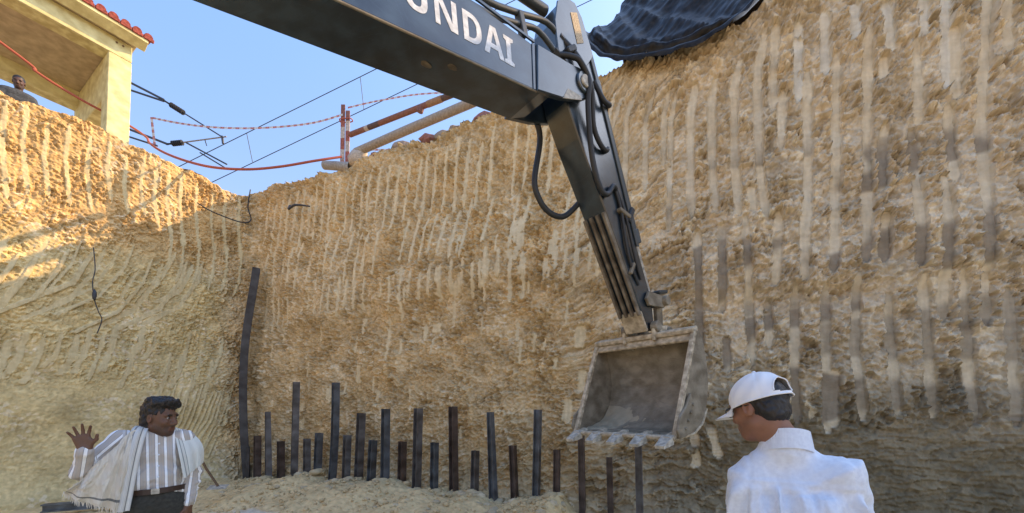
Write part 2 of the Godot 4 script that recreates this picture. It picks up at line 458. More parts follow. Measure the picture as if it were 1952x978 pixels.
			col = col.lerp(Color(0.20, 0.158, 0.095), smoothstep(7.2, 10.0, u) * smoothstep(2.7, 1.1, h + 0.5 * damp_shade.get_noise_2d(u, h)) * 0.9)  # damp soil at the lower right, darkened further to paint in the shade there
			var fresh := smoothstep(0.45, 0.6, plate2.get_noise_2d(wu, wh * 1.2)) * smoothstep(0.0, 0.25, patch.get_noise_2d(u * 0.8 + 60.0, h * 0.8)) * (1.0 - layers)
			col = col.lerp(Color(0.80, 0.68, 0.48), fresh * 0.7)
			col = Color(col.r * v, col.g * v, col.b * v)
			if k > 0.0:
				var shade := tone[at]
				var wet := smoothstep(0.05, 0.22, damp_shade.get_noise_2d(u * 0.35 + 5.0, h * 1.1)) * smoothstep(8.8, 9.6, u) * smoothstep(5.2, 4.6, h)
				wet = maxf(wet, 0.75 * smoothstep(9.4, 10.4, u) * smoothstep(3.2, 2.9, h) * smoothstep(-0.25, 0.1, damp_shade.get_noise_2d(u * 0.3, h * 1.3 + 20.0)))
				var pale := Color(0.78, 0.665, 0.475).lerp(Color(0.78, 0.71, 0.57), clampf((shade - 1.1) * 4.0, 0.0, 1.0))
				if u < 8.4 and u > 0.0:
					pale = Color(0.82, 0.675, 0.43)
				if u <= 0.0:
					pale = Color(0.76, 0.63, 0.37)
				var sc := pale.lerp(Color(0.36, 0.295, 0.215), wet)
				sc = sc * (0.98 + 0.12 * fine.get_noise_2d(u * 1.2, h * 0.15) + 0.12 * patch.get_noise_2d(u * 1.1 + 77.0, h * 1.8))
				col = col.lerp(sc, k * 0.95)
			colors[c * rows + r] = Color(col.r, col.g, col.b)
		for i in back.size():
			var bk := back[i]
			var h := top + 0.10 * (warp.get_noise_2d(u * 1.1, bk * 1.6 + 50.0)) * smoothstep(0.0, 0.3, bk) + 0.06 * (-clod.get_noise_2d(u * 1.2, bk * 1.2 + 9.0) - 0.5) * smoothstep(0.0, 0.15, bk) - 0.22 * smoothstep(0.4, 2.6, bk)
			verts[c * rows + BANK_ROWS + i] = base + Vector3(0, h, 0) - out * (bk + 0.13)
			var v := 0.85 + 0.3 * fine.get_noise_2d(u, bk)
			colors[c * rows + BANK_ROWS + i] = Color(0.42 * v, 0.33 * v, 0.21 * v)

# ---------------------------------------------------------------- the ground
func heap_height(s: float, d: float) -> float:      # s along the main bank, d metres out from it
	var foot := [[-0.6, 0.1], [0.44, 0.06], [0.95, 0.1], [1.4, 0.17], [1.6, 0.12], [2.08, 0.17], [2.6, 0.34], [3.1, 0.21], [3.74, 0.31], [4.1, 0.26], [4.5, 0.35], [5.14, 0.22], [5.6, 0.26], [5.87, 0.22], [6.3, 0.28], [6.8, 0.17], [7.34, 0.28], [7.69, 0.36], [8.0, 0.06], [9.0, 0.0], [12.0, -0.02]]
	var g := 0.0
	for i in foot.size() - 1:
		if s >= foot[i][0] and s <= foot[i + 1][0]:
			g = lerpf(foot[i][1], foot[i + 1][1], smoothstep(foot[i][0], foot[i + 1][0], s))
	return g * smoothstep(2.6, 0.6, d)

func floor_height(x: float, z: float, lump: FastNoiseLite, bits: FastNoiseLite) -> float:
	var p := Vector3(x, 0, z) - BANK_CORNER
	var s := p.dot(ALONG_MAIN)
	var d := p.dot(OUT_MAIN)
	var near := smoothstep(14.0, 8.0, Vector2(x + 1.0, z + 5.0).length())
	return heap_height(s, d) + near * (0.05 * lump.get_noise_2d(x, z) + 0.05 * (-bits.get_noise_2d(x, z) - 0.5) + 0.02 * lump.get_noise_2d(x * 6.0, z * 6.0))

func sheet(xs: PackedFloat32Array, zs: PackedFloat32Array, height: Callable, tint: Callable) -> ArrayMesh:
	var st := SurfaceTool.new()
	st.begin(Mesh.PRIMITIVE_TRIANGLES)
	for z in zs:
		for x in xs:
			st.set_color((tint as Callable).call(x, z))
			st.add_vertex(Vector3(x, (height as Callable).call(x, z), z))
	var w := xs.size()
	for j in zs.size() - 1:
		for i in w - 1:
			var a := j * w + i
			for k in [a, a + 1, a + w + 1, a, a + w + 1, a + w]:
				st.add_index(k)
	st.generate_normals()
	return st.commit()

func spaced(from: float, to: float, fine_from: float, fine_to: float, fine: float) -> PackedFloat32Array:
	var out := PackedFloat32Array()
	var x := from
	while x < to:
		out.append(x)
		var away := maxf(maxf(fine_from - x, x - fine_to), 0.0)
		var step := fine + away * 0.25
		if x < fine_from:
			step = maxf(fine, minf(step, maxf(fine, (fine_from - x) * 0.4)))
		x += step
	out.append(to)
	return out

func build_floor():
	var lump := noise(1.3, 4, 31)
	var bits := noise(5.0, 1, 32, FastNoiseLite.TYPE_CELLULAR)
	bits.cellular_return_type = FastNoiseLite.RETURN_DISTANCE
	var tn := noise(0.8, 3, 33)
	var speck := noise(9.0, 2, 34)
	var mesh := sheet(spaced(-30, 30, -7.5, 3.0, 0.035), spaced(-9.6, 60, -9.4, -3.5, 0.035),
		func(x, z): return floor_height(x, z, lump, bits),
		func(x, z):
			var v := 1.0 + 0.2 * tn.get_noise_2d(x, z) + 0.2 * speck.get_noise_2d(x, z)
			var c := Color(0.76, 0.585, 0.32)
			var gravel := smoothstep(0.9, 0.3, Vector2((x + 4.3) / 1.3, (z + 5.6) / 0.9).length() + 0.4 * tn.get_noise_2d(x * 2, z * 2))
			c = c.lerp(Color(0.62, 0.575, 0.48), gravel)
			return Color(c.r * v, c.g * v, c.b * v))
	structure("pit_floor", mesh, M.soil)
	var st := SurfaceTool.new()
	st.begin(Mesh.PRIMITIVE_TRIANGLES)
	# the level ground above, behind both banks, out to the horizon
	var c0 := BANK_CORNER - OUT_MAIN * 1.2 - OUT_SIDE * 1.2 + Vector3(0, 6.5, 0)
	var a := c0 + ALONG_MAIN * 400.0
	var b := c0 + ALONG_SIDE * 400.0
	var far := -(OUT_MAIN + OUT_SIDE) * 400.0
	for t in [[c0, c0 + far, a], [a, c0 + far, a + far], [c0, b, c0 + far], [b, b + far, c0 + far]]:
		for p in t:
			st.set_color(Color(0.40, 0.32, 0.21))
			st.set_normal(Vector3.UP)
			st.add_vertex(p)
	structure("upper_ground", st.commit(), M.soil)

func plain(c: Color, rough: float, metal: float, tex: Texture2D = null, per_metre := 1.0) -> StandardMaterial3D:
	var m := StandardMaterial3D.new()
	m.albedo_color = c.linear_to_srgb()
	m.roughness = rough
	m.metallic = metal
	if tex:
		m.albedo_texture = tex
		triplanar(m, per_metre)
	return m

# ---------------------------------------------------------------- shapes
class Shape:
	var st := SurfaceTool.new()
	var group := 0
	var color := Color.WHITE

	func _init(c := Color.WHITE):
		color = c
		st.begin(Mesh.PRIMITIVE_TRIANGLES)

	func tri(a: Vector3, b: Vector3, c: Vector3, sg := 4294967295):
		st.set_smooth_group(sg)
		for p in [a, b, c]:
			st.set_color(color)
			st.add_vertex(p)

	func quad(a: Vector3, b: Vector3, c: Vector3, d: Vector3, sg := 4294967295):
		tri(a, b, c, sg)
		tri(a, c, d, sg)

	# a box with chamfered edges
	func box(xf: Transform3D, size: Vector3, bevel := 0.0):
		var h := size * 0.5
		var b := minf(bevel, minf(h.x, minf(h.y, h.z)) * 0.9)
		if b <= 0.0:
			var poly0 := PackedVector2Array([Vector2(-h.x, -h.y), Vector2(h.x, -h.y), Vector2(h.x, h.y), Vector2(-h.x, h.y)])
			prism(poly0, xf, size.z, 0.0)
			return
		var poly := PackedVector2Array([Vector2(-h.x + b, -h.y), Vector2(h.x - b, -h.y), Vector2(h.x, -h.y + b), Vector2(h.x, h.y - b), Vector2(h.x - b, h.y), Vector2(-h.x + b, h.y), Vector2(-h.x, h.y - b), Vector2(-h.x, -h.y + b)])
		prism(poly, xf, size.z, b * 0.7)

	# a polygon in the local xy plane, drawn out along z from -depth/2 to depth/2
	func prism(poly: PackedVector2Array, xf: Transform3D, depth: float, bevel := 0.0):
		var area := 0.0
		for i in poly.size():
			var p := poly[i]
			var q := poly[(i + 1) % poly.size()]
			area += p.x * q.y - q.x * p.y
		var ring := PackedVector2Array(poly)
		if area < 0.0:
			ring.reverse()
		var n := ring.size()
		var small := PackedVector2Array()
		for i in n:
			var p := ring[i]
			if bevel > 0.0:
				var e0 := (p - ring[(i + n - 1) % n]).normalized()
				var e1 := (ring[(i + 1) % n] - p).normalized()
				var n0 := Vector2(-e0.y, e0.x)
				var n1 := Vector2(-e1.y, e1.x)
				p += (n0 + n1) / maxf(1.0 + n0.dot(n1), 0.4) * bevel
			small.append(p)
		var z := depth * 0.5
		var zi := z - bevel
		var at := func(p: Vector2, zz: float) -> Vector3: return xf * Vector3(p.x, p.y, zz)
		var idx := Geometry2D.triangulate_polygon(small)
		for k in range(0, idx.size(), 3):
			var a := small[idx[k]]
			var b := small[idx[k + 1]]
			var c := small[idx[k + 2]]
			if (b - a).cross(c - a) < 0.0:
				var t := b
				b = c
				c = t
			tri(at.call(a, z), at.call(c, z), at.call(b, z))
			tri(at.call(a, -z), at.call(b, -z), at.call(c, -z))
		for i in n:
			var j := (i + 1) % n
			quad(at.call(ring[i], zi), at.call(ring[j], zi), at.call(ring[j], -zi), at.call(ring[i], -zi))
			if bevel > 0.0:
				quad(at.call(small[i], z), at.call(small[j], z), at.call(ring[j], zi), at.call(ring[i], zi))
				quad(at.call(ring[i], -zi), at.call(ring[j], -zi), at.call(small[j], -z), at.call(small[i], -z))

	# a section swept along a path; section in metres across (x) and up (y) of the moving frame
	func sweep(path: Array, section: PackedVector2Array, sizes: Array, smooth: bool, up := Vector3.UP, caps := true):
		group += 1
		var sg := group if smooth else 4294967295
		var rings := []
		var t0: Vector3 = (path[1] - path[0]).normalized()
		var side := t0.cross(up)
		if side.length() < 0.05:
			side = t0.cross(Vector3.RIGHT)
		side = side.normalized()
		for i in path.size():
			var t: Vector3 = (path[mini(i + 1, path.size() - 1)] - path[maxi(i - 1, 0)]).normalized()
			side = (side - t * side.dot(t)).normalized()
			var v := side.cross(t)
			var k: float = sizes[mini(i, sizes.size() - 1)]
			var ring := []
			for p in section:
				ring.append(path[i] + side * p.x * k + v * p.y * k)
			rings.append(ring)
		var n := section.size()
		for i in rings.size() - 1:
			for j in n:
				var jj := (j + 1) % n
				quad(rings[i][j], rings[i + 1][j], rings[i + 1][jj], rings[i][jj], sg)
		if caps:
			var idx := Geometry2D.triangulate_polygon(section)
			for k in range(0, idx.size(), 3):
				tri(rings[0][idx[k]], rings[0][idx[k + 1]], rings[0][idx[k + 2]])
				tri(rings[-1][idx[k]], rings[-1][idx[k + 2]], rings[-1][idx[k + 1]])

	func tube(path: Array, radii: Array, sides := 8, caps := true):
		var s := PackedVector2Array()
		for i in sides:
			s.append(Vector2.from_angle(-TAU * i / sides))
		sweep(path, s, radii, true, Vector3(0.13, 0.97, 0.2), caps)

	# a disc or drum standing on the axis a-b
	func drum(a: Vector3, b: Vector3, r: float, sides := 20):
		var s := PackedVector2Array()
		for i in sides:
			s.append(Vector2.from_angle(-TAU * i / sides))
		var d := (b - a).normalized() * minf(r * 0.12, a.distance_to(b) * 0.25)
		sweep([a, a + d, b - d, b], s, [r * 0.9, r, r, r * 0.9], false, Vector3(0.13, 0.97, 0.2))

	# a lumpy stone
	func lump(at: Vector3, r: Vector3, sd: int):
		group += 1
		var n := FastNoiseLite.new()
		n.seed = sd
		n.frequency = 1.1
		var nu := 10
		var nv := 7
		var pts := []
		for j in nv + 1:
			var row := []
			for i in nu:
				var th := PI * j / nv
				var ph := TAU * i / nu
				var d := Vector3(sin(th) * cos(ph), cos(th), sin(th) * sin(ph))
				row.append(at + d * r * (1.0 + 0.45 * n.get_noise_3dv(d * 1.3)))
			pts.append(row)
		for j in nv:
			for i in nu:
				quad(pts[j][i], pts[j][(i + 1) % nu], pts[j + 1][(i + 1) % nu], pts[j + 1][i], group if sd % 2 else 4294967295)

	func mesh() -> ArrayMesh:
		st.generate_normals()
		return st.commit()

func curve(pts: Array, steps := 6) -> Array:      # a smooth line through points
	var out := []
	var n := pts.size()
	for i in n - 1:
		var p0: Vector3 = pts[maxi(i - 1, 0)]
		var p3: Vector3 = pts[mini(i + 2, n - 1)]
		for k in steps:
			out.append((pts[i] as Vector3).cubic_interpolate(pts[i + 1], p0, p3, float(k) / steps))
	out.append(pts[-1])
	return out

func thing(called: String, label: String, category: String, at := Vector3.ZERO, group := "") -> Node3D:
	var o := Node3D.new()
	o.name = numbered(called)
	o.position = at
	add_child(o, true)
	tag(o, label, category, group)
	return o

func tag(o: Node, label: String, category: String, group := ""):
	o.set_meta("label", label)
	o.set_meta("category", category)
	if group:
		o.set_meta("group", group)

func put(called: String, mesh: Mesh, m: Material, parent: Node3D) -> MeshInstance3D:
	var o := MeshInstance3D.new()
	o.name = called
	o.mesh = mesh
	o.material_override = m
	parent.add_child(o, true)
	return o

func single(called: String, mesh: Mesh, m: Material, label: String, category: String, group := "") -> MeshInstance3D:
	var o := put(numbered(called), mesh, m, self)
	tag(o, label, category, group)
	return o

func part_box(called: String, parent: Node3D, m: Material, xf: Transform3D, size: Vector3, bevel := 0.01) -> MeshInstance3D:
	var s := Shape.new()
	s.box(xf, size, bevel)
	return put(called, s.mesh(), m, parent)

func part_tube(called: String, parent: Node3D, m: Material, path: Array, r: float, sides := 8) -> MeshInstance3D:
	var s := Shape.new()
	s.tube(path, [r], sides)
	return put(called, s.mesh(), m, parent)

func part_prism(called: String, parent: Node3D, m: Material, pts: Array, z0: float, z1: float, bevel := 0.006) -> MeshInstance3D:
	var s := Shape.new()
	s.prism(PackedVector2Array(pts), Transform3D(Basis(), Vector3(0, 0, (z0 + z1) * 0.5)), z1 - z0, bevel)
	return put(called, s.mesh(), m, parent)

# ---------------------------------------------------------------- the pavilion on the left rim
func build_pavilion():
	# local x runs along the front towards the railway, z out over the pit
	var o := thing("pavilion", "cream plastered open pavilion with red tiled eave standing on the left rim", "pavilion", Vector3(-9.19, 6.5, -8.8))
	o.rotation.y = atan2(0.853, 0.521)
	var long := 9.0
	var I := Basis()
	for c in [[0.2, -0.2, 0.4], [0.2, -2.55, 0.36], [-6.2, -0.2, 0.4], [-6.2, -2.55, 0.36]]:
		part_box("column", o, M.plaster, Transform3D(I, Vector3(c[0], 1.63, c[1])), Vector3(0.4, 3.26, c[2]), 0.02)
	part_box("front_beam", o, M.plaster, Transform3D(I, Vector3(0.4 - long * 0.5, 3.465, -0.2)), Vector3(long, 0.40, 0.397), 0.015)
	part_box("back_beam", o, M.plaster, Transform3D(I, Vector3(0.397 - long * 0.5, 3.2, -2.55)), Vector3(long, 0.55, 0.353), 0.015)
	part_box("end_beam", o, M.plaster, Transform3D(I, Vector3(0.2, 2.78, -1.385)), Vector3(0.39, 1.0, 1.975), 0.015)
	part_box("ceiling_slab", o, M.ceiling, Transform3D(I, Vector3(0.395 - long * 0.5, 3.4, -1.385)), Vector3(long - 0.01, 0.2, 1.97), 0.0)
	# the eave: a slab that tilts up outwards, red clay tiles along its outer edge
	part_box("roof_slab", o, M.ceiling, Transform3D(I, Vector3(0.42 - long * 0.5, 3.74, -1.35)), Vector3(long + 0.1, 0.14, 3.0), 0.02)
	var lip := Shape.new()
	lip.prism(PackedVector2Array([Vector2(0.15, 3.60), Vector2(0.38, 3.70), Vector2(0.38, 3.82), Vector2(0.15, 3.805)]), Transform3D(Basis(Vector3(0, 0, 1), Vector3.UP, Vector3(-1, 0, 0)), Vector3(0.48 - long * 0.5, 0, 0)), long + 0.2, 0.008)
	put("eave_lip", lip.mesh(), M.plaster, o)
	for k in 46:
		var s := Shape.new()
		var x := 0.58 - k * 0.2
		s.tube([Vector3(x, 3.84, 0.40), Vector3(x, 3.90 + 0.01 * sin(k * 2.3), 0.15), Vector3(x, 3.96, -0.1)], [0.082, 0.088, 0.09], 10)
		put("roof_tile", s.mesh(), M.tile, o)
		var e := Shape.new()
		e.box(Transform3D(Basis(Vector3.RIGHT, 0.15), Vector3(x, 3.80 + 0.006 * sin(k * 5.1), 0.39)), Vector3(0.19, 0.075, 0.06), 0.012)
		put("edge_tile", e.mesh(), M.tile, o)
	for x in [0.13, 0.24]:
		var r := Shape.new()
		r.drum(Vector3(x, 3.55, 0.0), Vector3(x, 3.55, 0.02), 0.02, 10)
		put("rusty_stub", r.mesh(), M.wood, o)

# ---------------------------------------------------------------- fence, pipes, tape and sheet along the rim
func on_bank(s: float, h: float, d: float) -> Vector3:
	return BANK_CORNER + ALONG_MAIN * s + OUT_MAIN * d + Vector3(0, h, 0)

func ribbon(path: Array, wide: float, facing: Vector3) -> ArrayMesh:
	var s := Shape.new()
	var n := 0
	for i in path.size() - 1:
		var a: Vector3 = path[i]
		var b: Vector3 = path[i + 1]
		var cells := maxi(1, int(round(a.distance_to(b) / 0.07)))
		for k in cells:
			var p := a.lerp(b, float(k) / cells)
			var q := a.lerp(b, float(k + 1) / cells)
			var across := (q - p).normalized().cross(facing).normalized() * wide * 0.5
			s.color = Color(0.62, 0.27, 0.24) if n % 2 == 0 else Color(0.76, 0.73, 0.70)
			n += 1
			s.quad(p + across, q + across, q - across, p - across)
	return s.mesh()

func build_rim_fittings():
	# the banded marker post: two upright angles bound together
	var post := thing("marker_post", "red and white banded double post standing at the rim of the pit", "post", Vector3(-3.75, 6.9, -8.78))
	for k in 2:
		var x := -0.055 + 0.11 * k
		var tall := 1.55 - 0.14 * k
		for j in 6:
			var s := Shape.new([Color(0.42, 0.14, 0.10), Color(0.62, 0.53, 0.46)][(j + k) % 2] if j < 5 else Color(0.30, 0.13, 0.10))
			s.prism(PackedVector2Array([Vector2(-0.045, -0.04), Vector2(0.045, -0.04), Vector2(0.045, -0.02), Vector2(-0.02, -0.02), Vector2(-0.02, 0.045), Vector2(-0.045, 0.045)]), Transform3D(Basis(Vector3.RIGHT, Vector3(0, 0, -1), Vector3.UP), Vector3(x, tall * (j + 0.5) / 6.0, 0)), tall / 6.0)
			put("painted_band", s.mesh(), M.tint, post)
	part_tube("binding", post, M.cable_red, curve([Vector3(-0.12, 1.2, 0.06), Vector3(0.12, 1.21, 0.07), Vector3(0.12, 1.22, -0.05), Vector3(-0.12, 1.2, -0.05), Vector3(-0.12, 1.19, 0.06)]), 0.012)
	# the two long guard pipes and the short one
	var up := thing("guard_pipe", "thin upper guard pipe with worn red and white bands along the rim", "pipe", Vector3(-3.62, 7.72, -8.7))
	var dir := (Vector3(-1.31, 7.85, -7.68) - Vector3(-3.56, 7.74, -8.69)).normalized()
	dir = (ALONG_MAIN + Vector3(0, 0.012, 0)).normalized()
	var bands := [[0, 0.45, 0], [0.45, 0.55, 1], [0.55, 0.85, 2], [0.85, 2.1, 0], [2.1, 2.45, 3], [2.45, 3.4, 2], [3.4, 4.4, 0], [4.4, 5.15, 3], [5.15, 5.75, 0]]
	for b in bands:
		var s := Shape.new([Color(0.29, 0.13, 0.095), Color(0.60, 0.52, 0.45), Color(0.14, 0.09, 0.08), Color(0.40, 0.24, 0.14)][b[2]])
		s.tube([dir * b[0], dir * b[1]], [0.055 if b[2] != 3 else 0.062], 12)
		put("pipe_length", s.mesh(), M.tint, up)
	for k in 2:
		var s := Shape.new(Color(0.28, 0.12, 0.09))
		s.tube([dir * (1.5 + k * 3.2) + Vector3(0, 0.05, 0), dir * (1.5 + k * 3.2) - Vector3(0, 0.95, 0.08)], [0.03], 8)
		if k > 0:
			put("support", s.mesh(), M.tint, up)
		else:
			var s2 := Shape.new(Color(0.25, 0.12, 0.1))
			s2.drum(dir * 1.9 + Vector3(0, -0.1, 0), dir * 1.94 + Vector3(0, 0.0, 0), 0.07, 8)
			put("clip", s2.mesh(), M.tint, up)
	var low := Shape.new(Color(0.42, 0.37, 0.31))
	low.tube([Vector3(-3.42, 7.22, -8.55), Vector3(-2.2, 7.31, -8.0), Vector3(-0.71, 7.40, -7.33), Vector3(1.0, 7.45, -6.56)], [0.085], 14)
	single("guard_pipe", low.mesh(), M.tint, "thick grey lower pipe lying along the rim under the banded pipe", "pipe")
	var short := Shape.new(Color(0.42, 0.40, 0.37))
	var sect := PackedVector2Array()
	for i in 14:
		sect.append(Vector2.from_angle(-TAU * i / 14))
	short.sweep([Vector3(-4.25, 7.12, -8.85), Vector3(-3.55, 6.93, -8.6)], sect, [0.095], true, Vector3.UP, false)
	short.sweep([Vector3(-4.24, 7.117, -8.847), Vector3(-3.56, 6.933, -8.603)], sect, [0.08], true, Vector3.UP, false)
	single("pipe_offcut", short.mesh(), M.tint, "short hollow pipe offcut lying on the rim below the banded post", "pipe")
	var bag := Shape.new(Color(0.62, 0.53, 0.42))
	bag.lump(Vector3(-3.36, 7.08, -8.55), Vector3(0.22, 0.2, 0.16), 61)
	single("sandbag", bag.mesh(), M.tint, "slumped pale sandbag wedged between banded post and grey pipe", "sandbag")
	for k in 14:
		var r := Shape.new(Color(0.40, 0.31, 0.24) if k % 4 else Color(0.36, 0.16, 0.12))
		var s := 3.6 + k * 0.32
		r.lump(on_bank(s, 6.80 + 0.03 * (k % 3), -0.28 - 0.1 * (k % 2)), Vector3(0.14 + 0.04 * (k % 3), 0.11, 0.12), 70 + k)
		single("rubble_lump", r.mesh(), M.tint, "lump of broken masonry rubble on the rim beneath the grey pipe", "rubble", "rubble along the rim under the pipes")
	# the sagging red cable
	var cab := Shape.new()
	cab.tube(curve([Vector3(-12.6, 10.6, -4.1), Vector3(-10.37, 9.03, -7.82), Vector3(-10.12, 8.77, -8.24), Vector3(-9.77, 8.61, -8.8), Vector3(-9.33, 8.49, -9.4), Vector3(-8.75, 8.1, -9.3), Vector3(-8.27, 7.66, -8.9), Vector3(-7.71, 7.28, -8.65), Vector3(-7.04, 6.98, -8.5), Vector3(-6.39, 6.79, -8.4), Vector3(-5.64, 6.72, -8.35), Vector3(-4.91, 6.75, -8.3), Vector3(-4.23, 6.94, -8.4), Vector3(-3.8, 7.22, -8.7)], 8), [0.026], 8)
	single("cable", cab.mesh(), M.cable_red, "red rubber cable sagging from the pavilion to the banded post", "cable")
	# barrier tapes
	var face := Vector3(0.2, 0.1, 1).normalized()
	single("barrier_tape", ribbon(curve([Vector3(-8.05, 8.11, -8.7), Vector3(-7.46, 7.99, -8.7), Vector3(-6.76, 7.9, -8.7), Vector3(-5.93, 7.87, -8.7), Vector3(-5.11, 7.91, -8.7), Vector3(-4.41, 8.02, -8.72), Vector3(-3.8, 8.2, -8.72)], 5), 0.05, face), M.tint, "long red and white barrier tape sagging between red cable and banded post", "barrier tape")
	single("barrier_tape", ribbon(curve([Vector3(-8.06, 8.12, -8.69), Vector3(-8.03, 7.9, -8.69), Vector3(-7.98, 7.5, -8.7)], 3), 0.05, face), M.tint, "short upright red and white tape tied to the red cable", "barrier tape")
	single("barrier_tape", ribbon(curve([Vector3(-3.72, 8.42, -8.8), Vector3(-2.93, 8.6, -8.8), Vector3(-1.75, 8.72, -8.75), Vector3(0.5, 8.6, -8.6)], 5), 0.045, face), M.tint, "thin barrier tape rising from the banded post to behind the boom", "barrier tape")
	single("barrier_tape", ribbon(curve([Vector3(-3.6, 7.55, -8.95), Vector3(-2.7, 7.38, -8.7), Vector3(-2.0, 7.3, -8.5), Vector3(-1.0, 7.3, -8.2)], 5), 0.05, face), M.tint, "faded red and white tape low behind the grey pipe", "barrier tape")
	build_tarp()
	# loose lines on the banks
	var side := func(l: float, h: float, d: float) -> Vector3: return BANK_CORNER + ALONG_SIDE * l + OUT_SIDE * d + Vector3(0, h, 0)
	var hang := Shape.new()
	hang.tube(curve([side.call(2.62, 4.5, 0.05), side.call(2.6, 4.1, 0.1), side.call(2.63, 3.85, 0.12), side.call(2.6, 3.55, 0.13), side.call(2.55, 3.35, 0.14), side.call(2.5, 3.2, 0.14), side.call(2.55, 2.95, 0.12)], 5), [0.008], 6)
	hang.lump(side.call(2.61, 3.62, 0.16), Vector3(0.035, 0.09, 0.03), 5)
	single("wire", hang.mesh(), M.wire, "dark knotted wire hanging down the shaded left bank", "wire")
	var loop := Shape.new()
	loop.tube(curve([on_bank(0.1, 6.75, 0.1), on_bank(0.12, 6.3, 0.16), side.call(0.1, 6.0, 0.2), side.call(0.3, 5.88, 0.15), side.call(0.85, 5.9, 0.12), side.call(1.1, 6.0, 0.06)], 5), [0.013], 8)
	single("cable", loop.mesh(), M.rubber, "black cable drooping across the corner of the two banks", "cable")
	var root := Shape.new()
	root.tube(curve([on_bank(1.38, 6.12, 0.02), on_bank(1.5, 5.98, 0.14), on_bank(1.75, 6.0, 0.17), on_bank(2.1, 5.93, 0.1)], 4), [0.03, 0.035, 0.03, 0.03, 0.028, 0.026, 0.025, 0.025, 0.025, 0.022, 0.02, 0.015], 7)
	single("pipe_stub", root.mesh(), M.wire, "bent dark pipe stub sticking out of the bank near the corner", "pipe")

func build_tarp():
	var hem := [[7.98, 7.42], [8.07, 7.2], [8.34, 6.84], [8.73, 6.66], [9.09, 6.58], [9.43, 6.56], [9.69, 6.60], [9.95, 6.66], [10.15, 6.76], [10.38, 6.95]]
	var nx := 120
	var ny := 90
	var fold := noise(1.0, 3, 81)
	var crease := noise(1.6, 4, 82, FastNoiseLite.TYPE_SIMPLEX_SMOOTH, true)
	var grid := []
	for i in nx + 1:
		var u := float(i) / nx
		var f := u * (hem.size() - 1)
		var k := mini(int(f), hem.size() - 2)
		var s0 := lerpf(hem[k][0], hem[k + 1][0], f - k)
		var h0 := lerpf(hem[k][1], hem[k + 1][1], f - k)
		var row := []
		for j in ny + 1:
			var v := float(j) / ny
			# from the hem up the front, over the heap and down behind
			var ridge := 8.75 - 0.6 * smoothstep(0.5, 1.0, u) - 0.25 * smoothstep(0.15, 0.0, u)
			var h: float
			var d: float
			if v < 0.6:
				var t := v / 0.6
				h = lerpf(h0, ridge, t)
				d = lerpf(0.06, -1.1, pow(t, 0.8)) 
			else:
				var t := (v - 0.6) / 0.4
				h = lerpf(ridge, 6.55, t * t)
				d = lerpf(-1.1, -2.4, t)
			var s := s0 + (0.42 * sin(minf(v / 0.6, 1.0) * PI * 0.5)) * (1.0 - u) + 0.25 * u * sin(minf(v / 0.6, 1.0) * PI * 0.5)
			# folds fan out from the upper left and gather into level pleats along the hem
			var fan := 0.13 * crease.get_noise_2d((s - 8.0) * 0.75 - (h - 7.0) * 0.55, (h - 7.0) * 0.12 + s * 0.05) * smoothstep(0.0, 0.12, v)
			var pleat := 0.06 * sin((h - h0) * 24.0 + 2.0 * fold.get_noise_2d(s * 0.6, 3.0)) * smoothstep(0.2, 0.08, v)
			var th := atan2(s - 7.9, 9.3 - h)
			var reach := Vector2(s - 7.9, 9.3 - h).length()
			var ft := fposmod(th * 4.3 + 0.25 * fold.get_noise_2d(s * 0.7, h * 0.7), 1.0)
			d += 0.11 * reach * 0.5 * (absf(ft - 0.35) - 0.3) * smoothstep(0.03, 0.2, v)
			d += 0.10 + 0.4 * fan + pleat + 0.035 * fold.get_noise_2d(s * 1.3, h * 1.0)
			h += 0.03 * fold.get_noise_2d(s * 1.5, v * 2.0 + 20.0) + (0.05 * fold.get_noise_2d(s * 3.0, 40.0) if j == 0 else 0.0)
			row.append(on_bank(s, h, d))
		grid.append(row)
	var sh := Shape.new()
	for i in nx:
		for j in ny:
			sh.quad(grid[i][j], grid[i][j + 1], grid[i + 1][j + 1], grid[i + 1][j], 1)
	single("tarpaulin", sh.mesh(), M.tarp, "black plastic sheet draped over a heap on the rim above the marked bank", "tarpaulin")

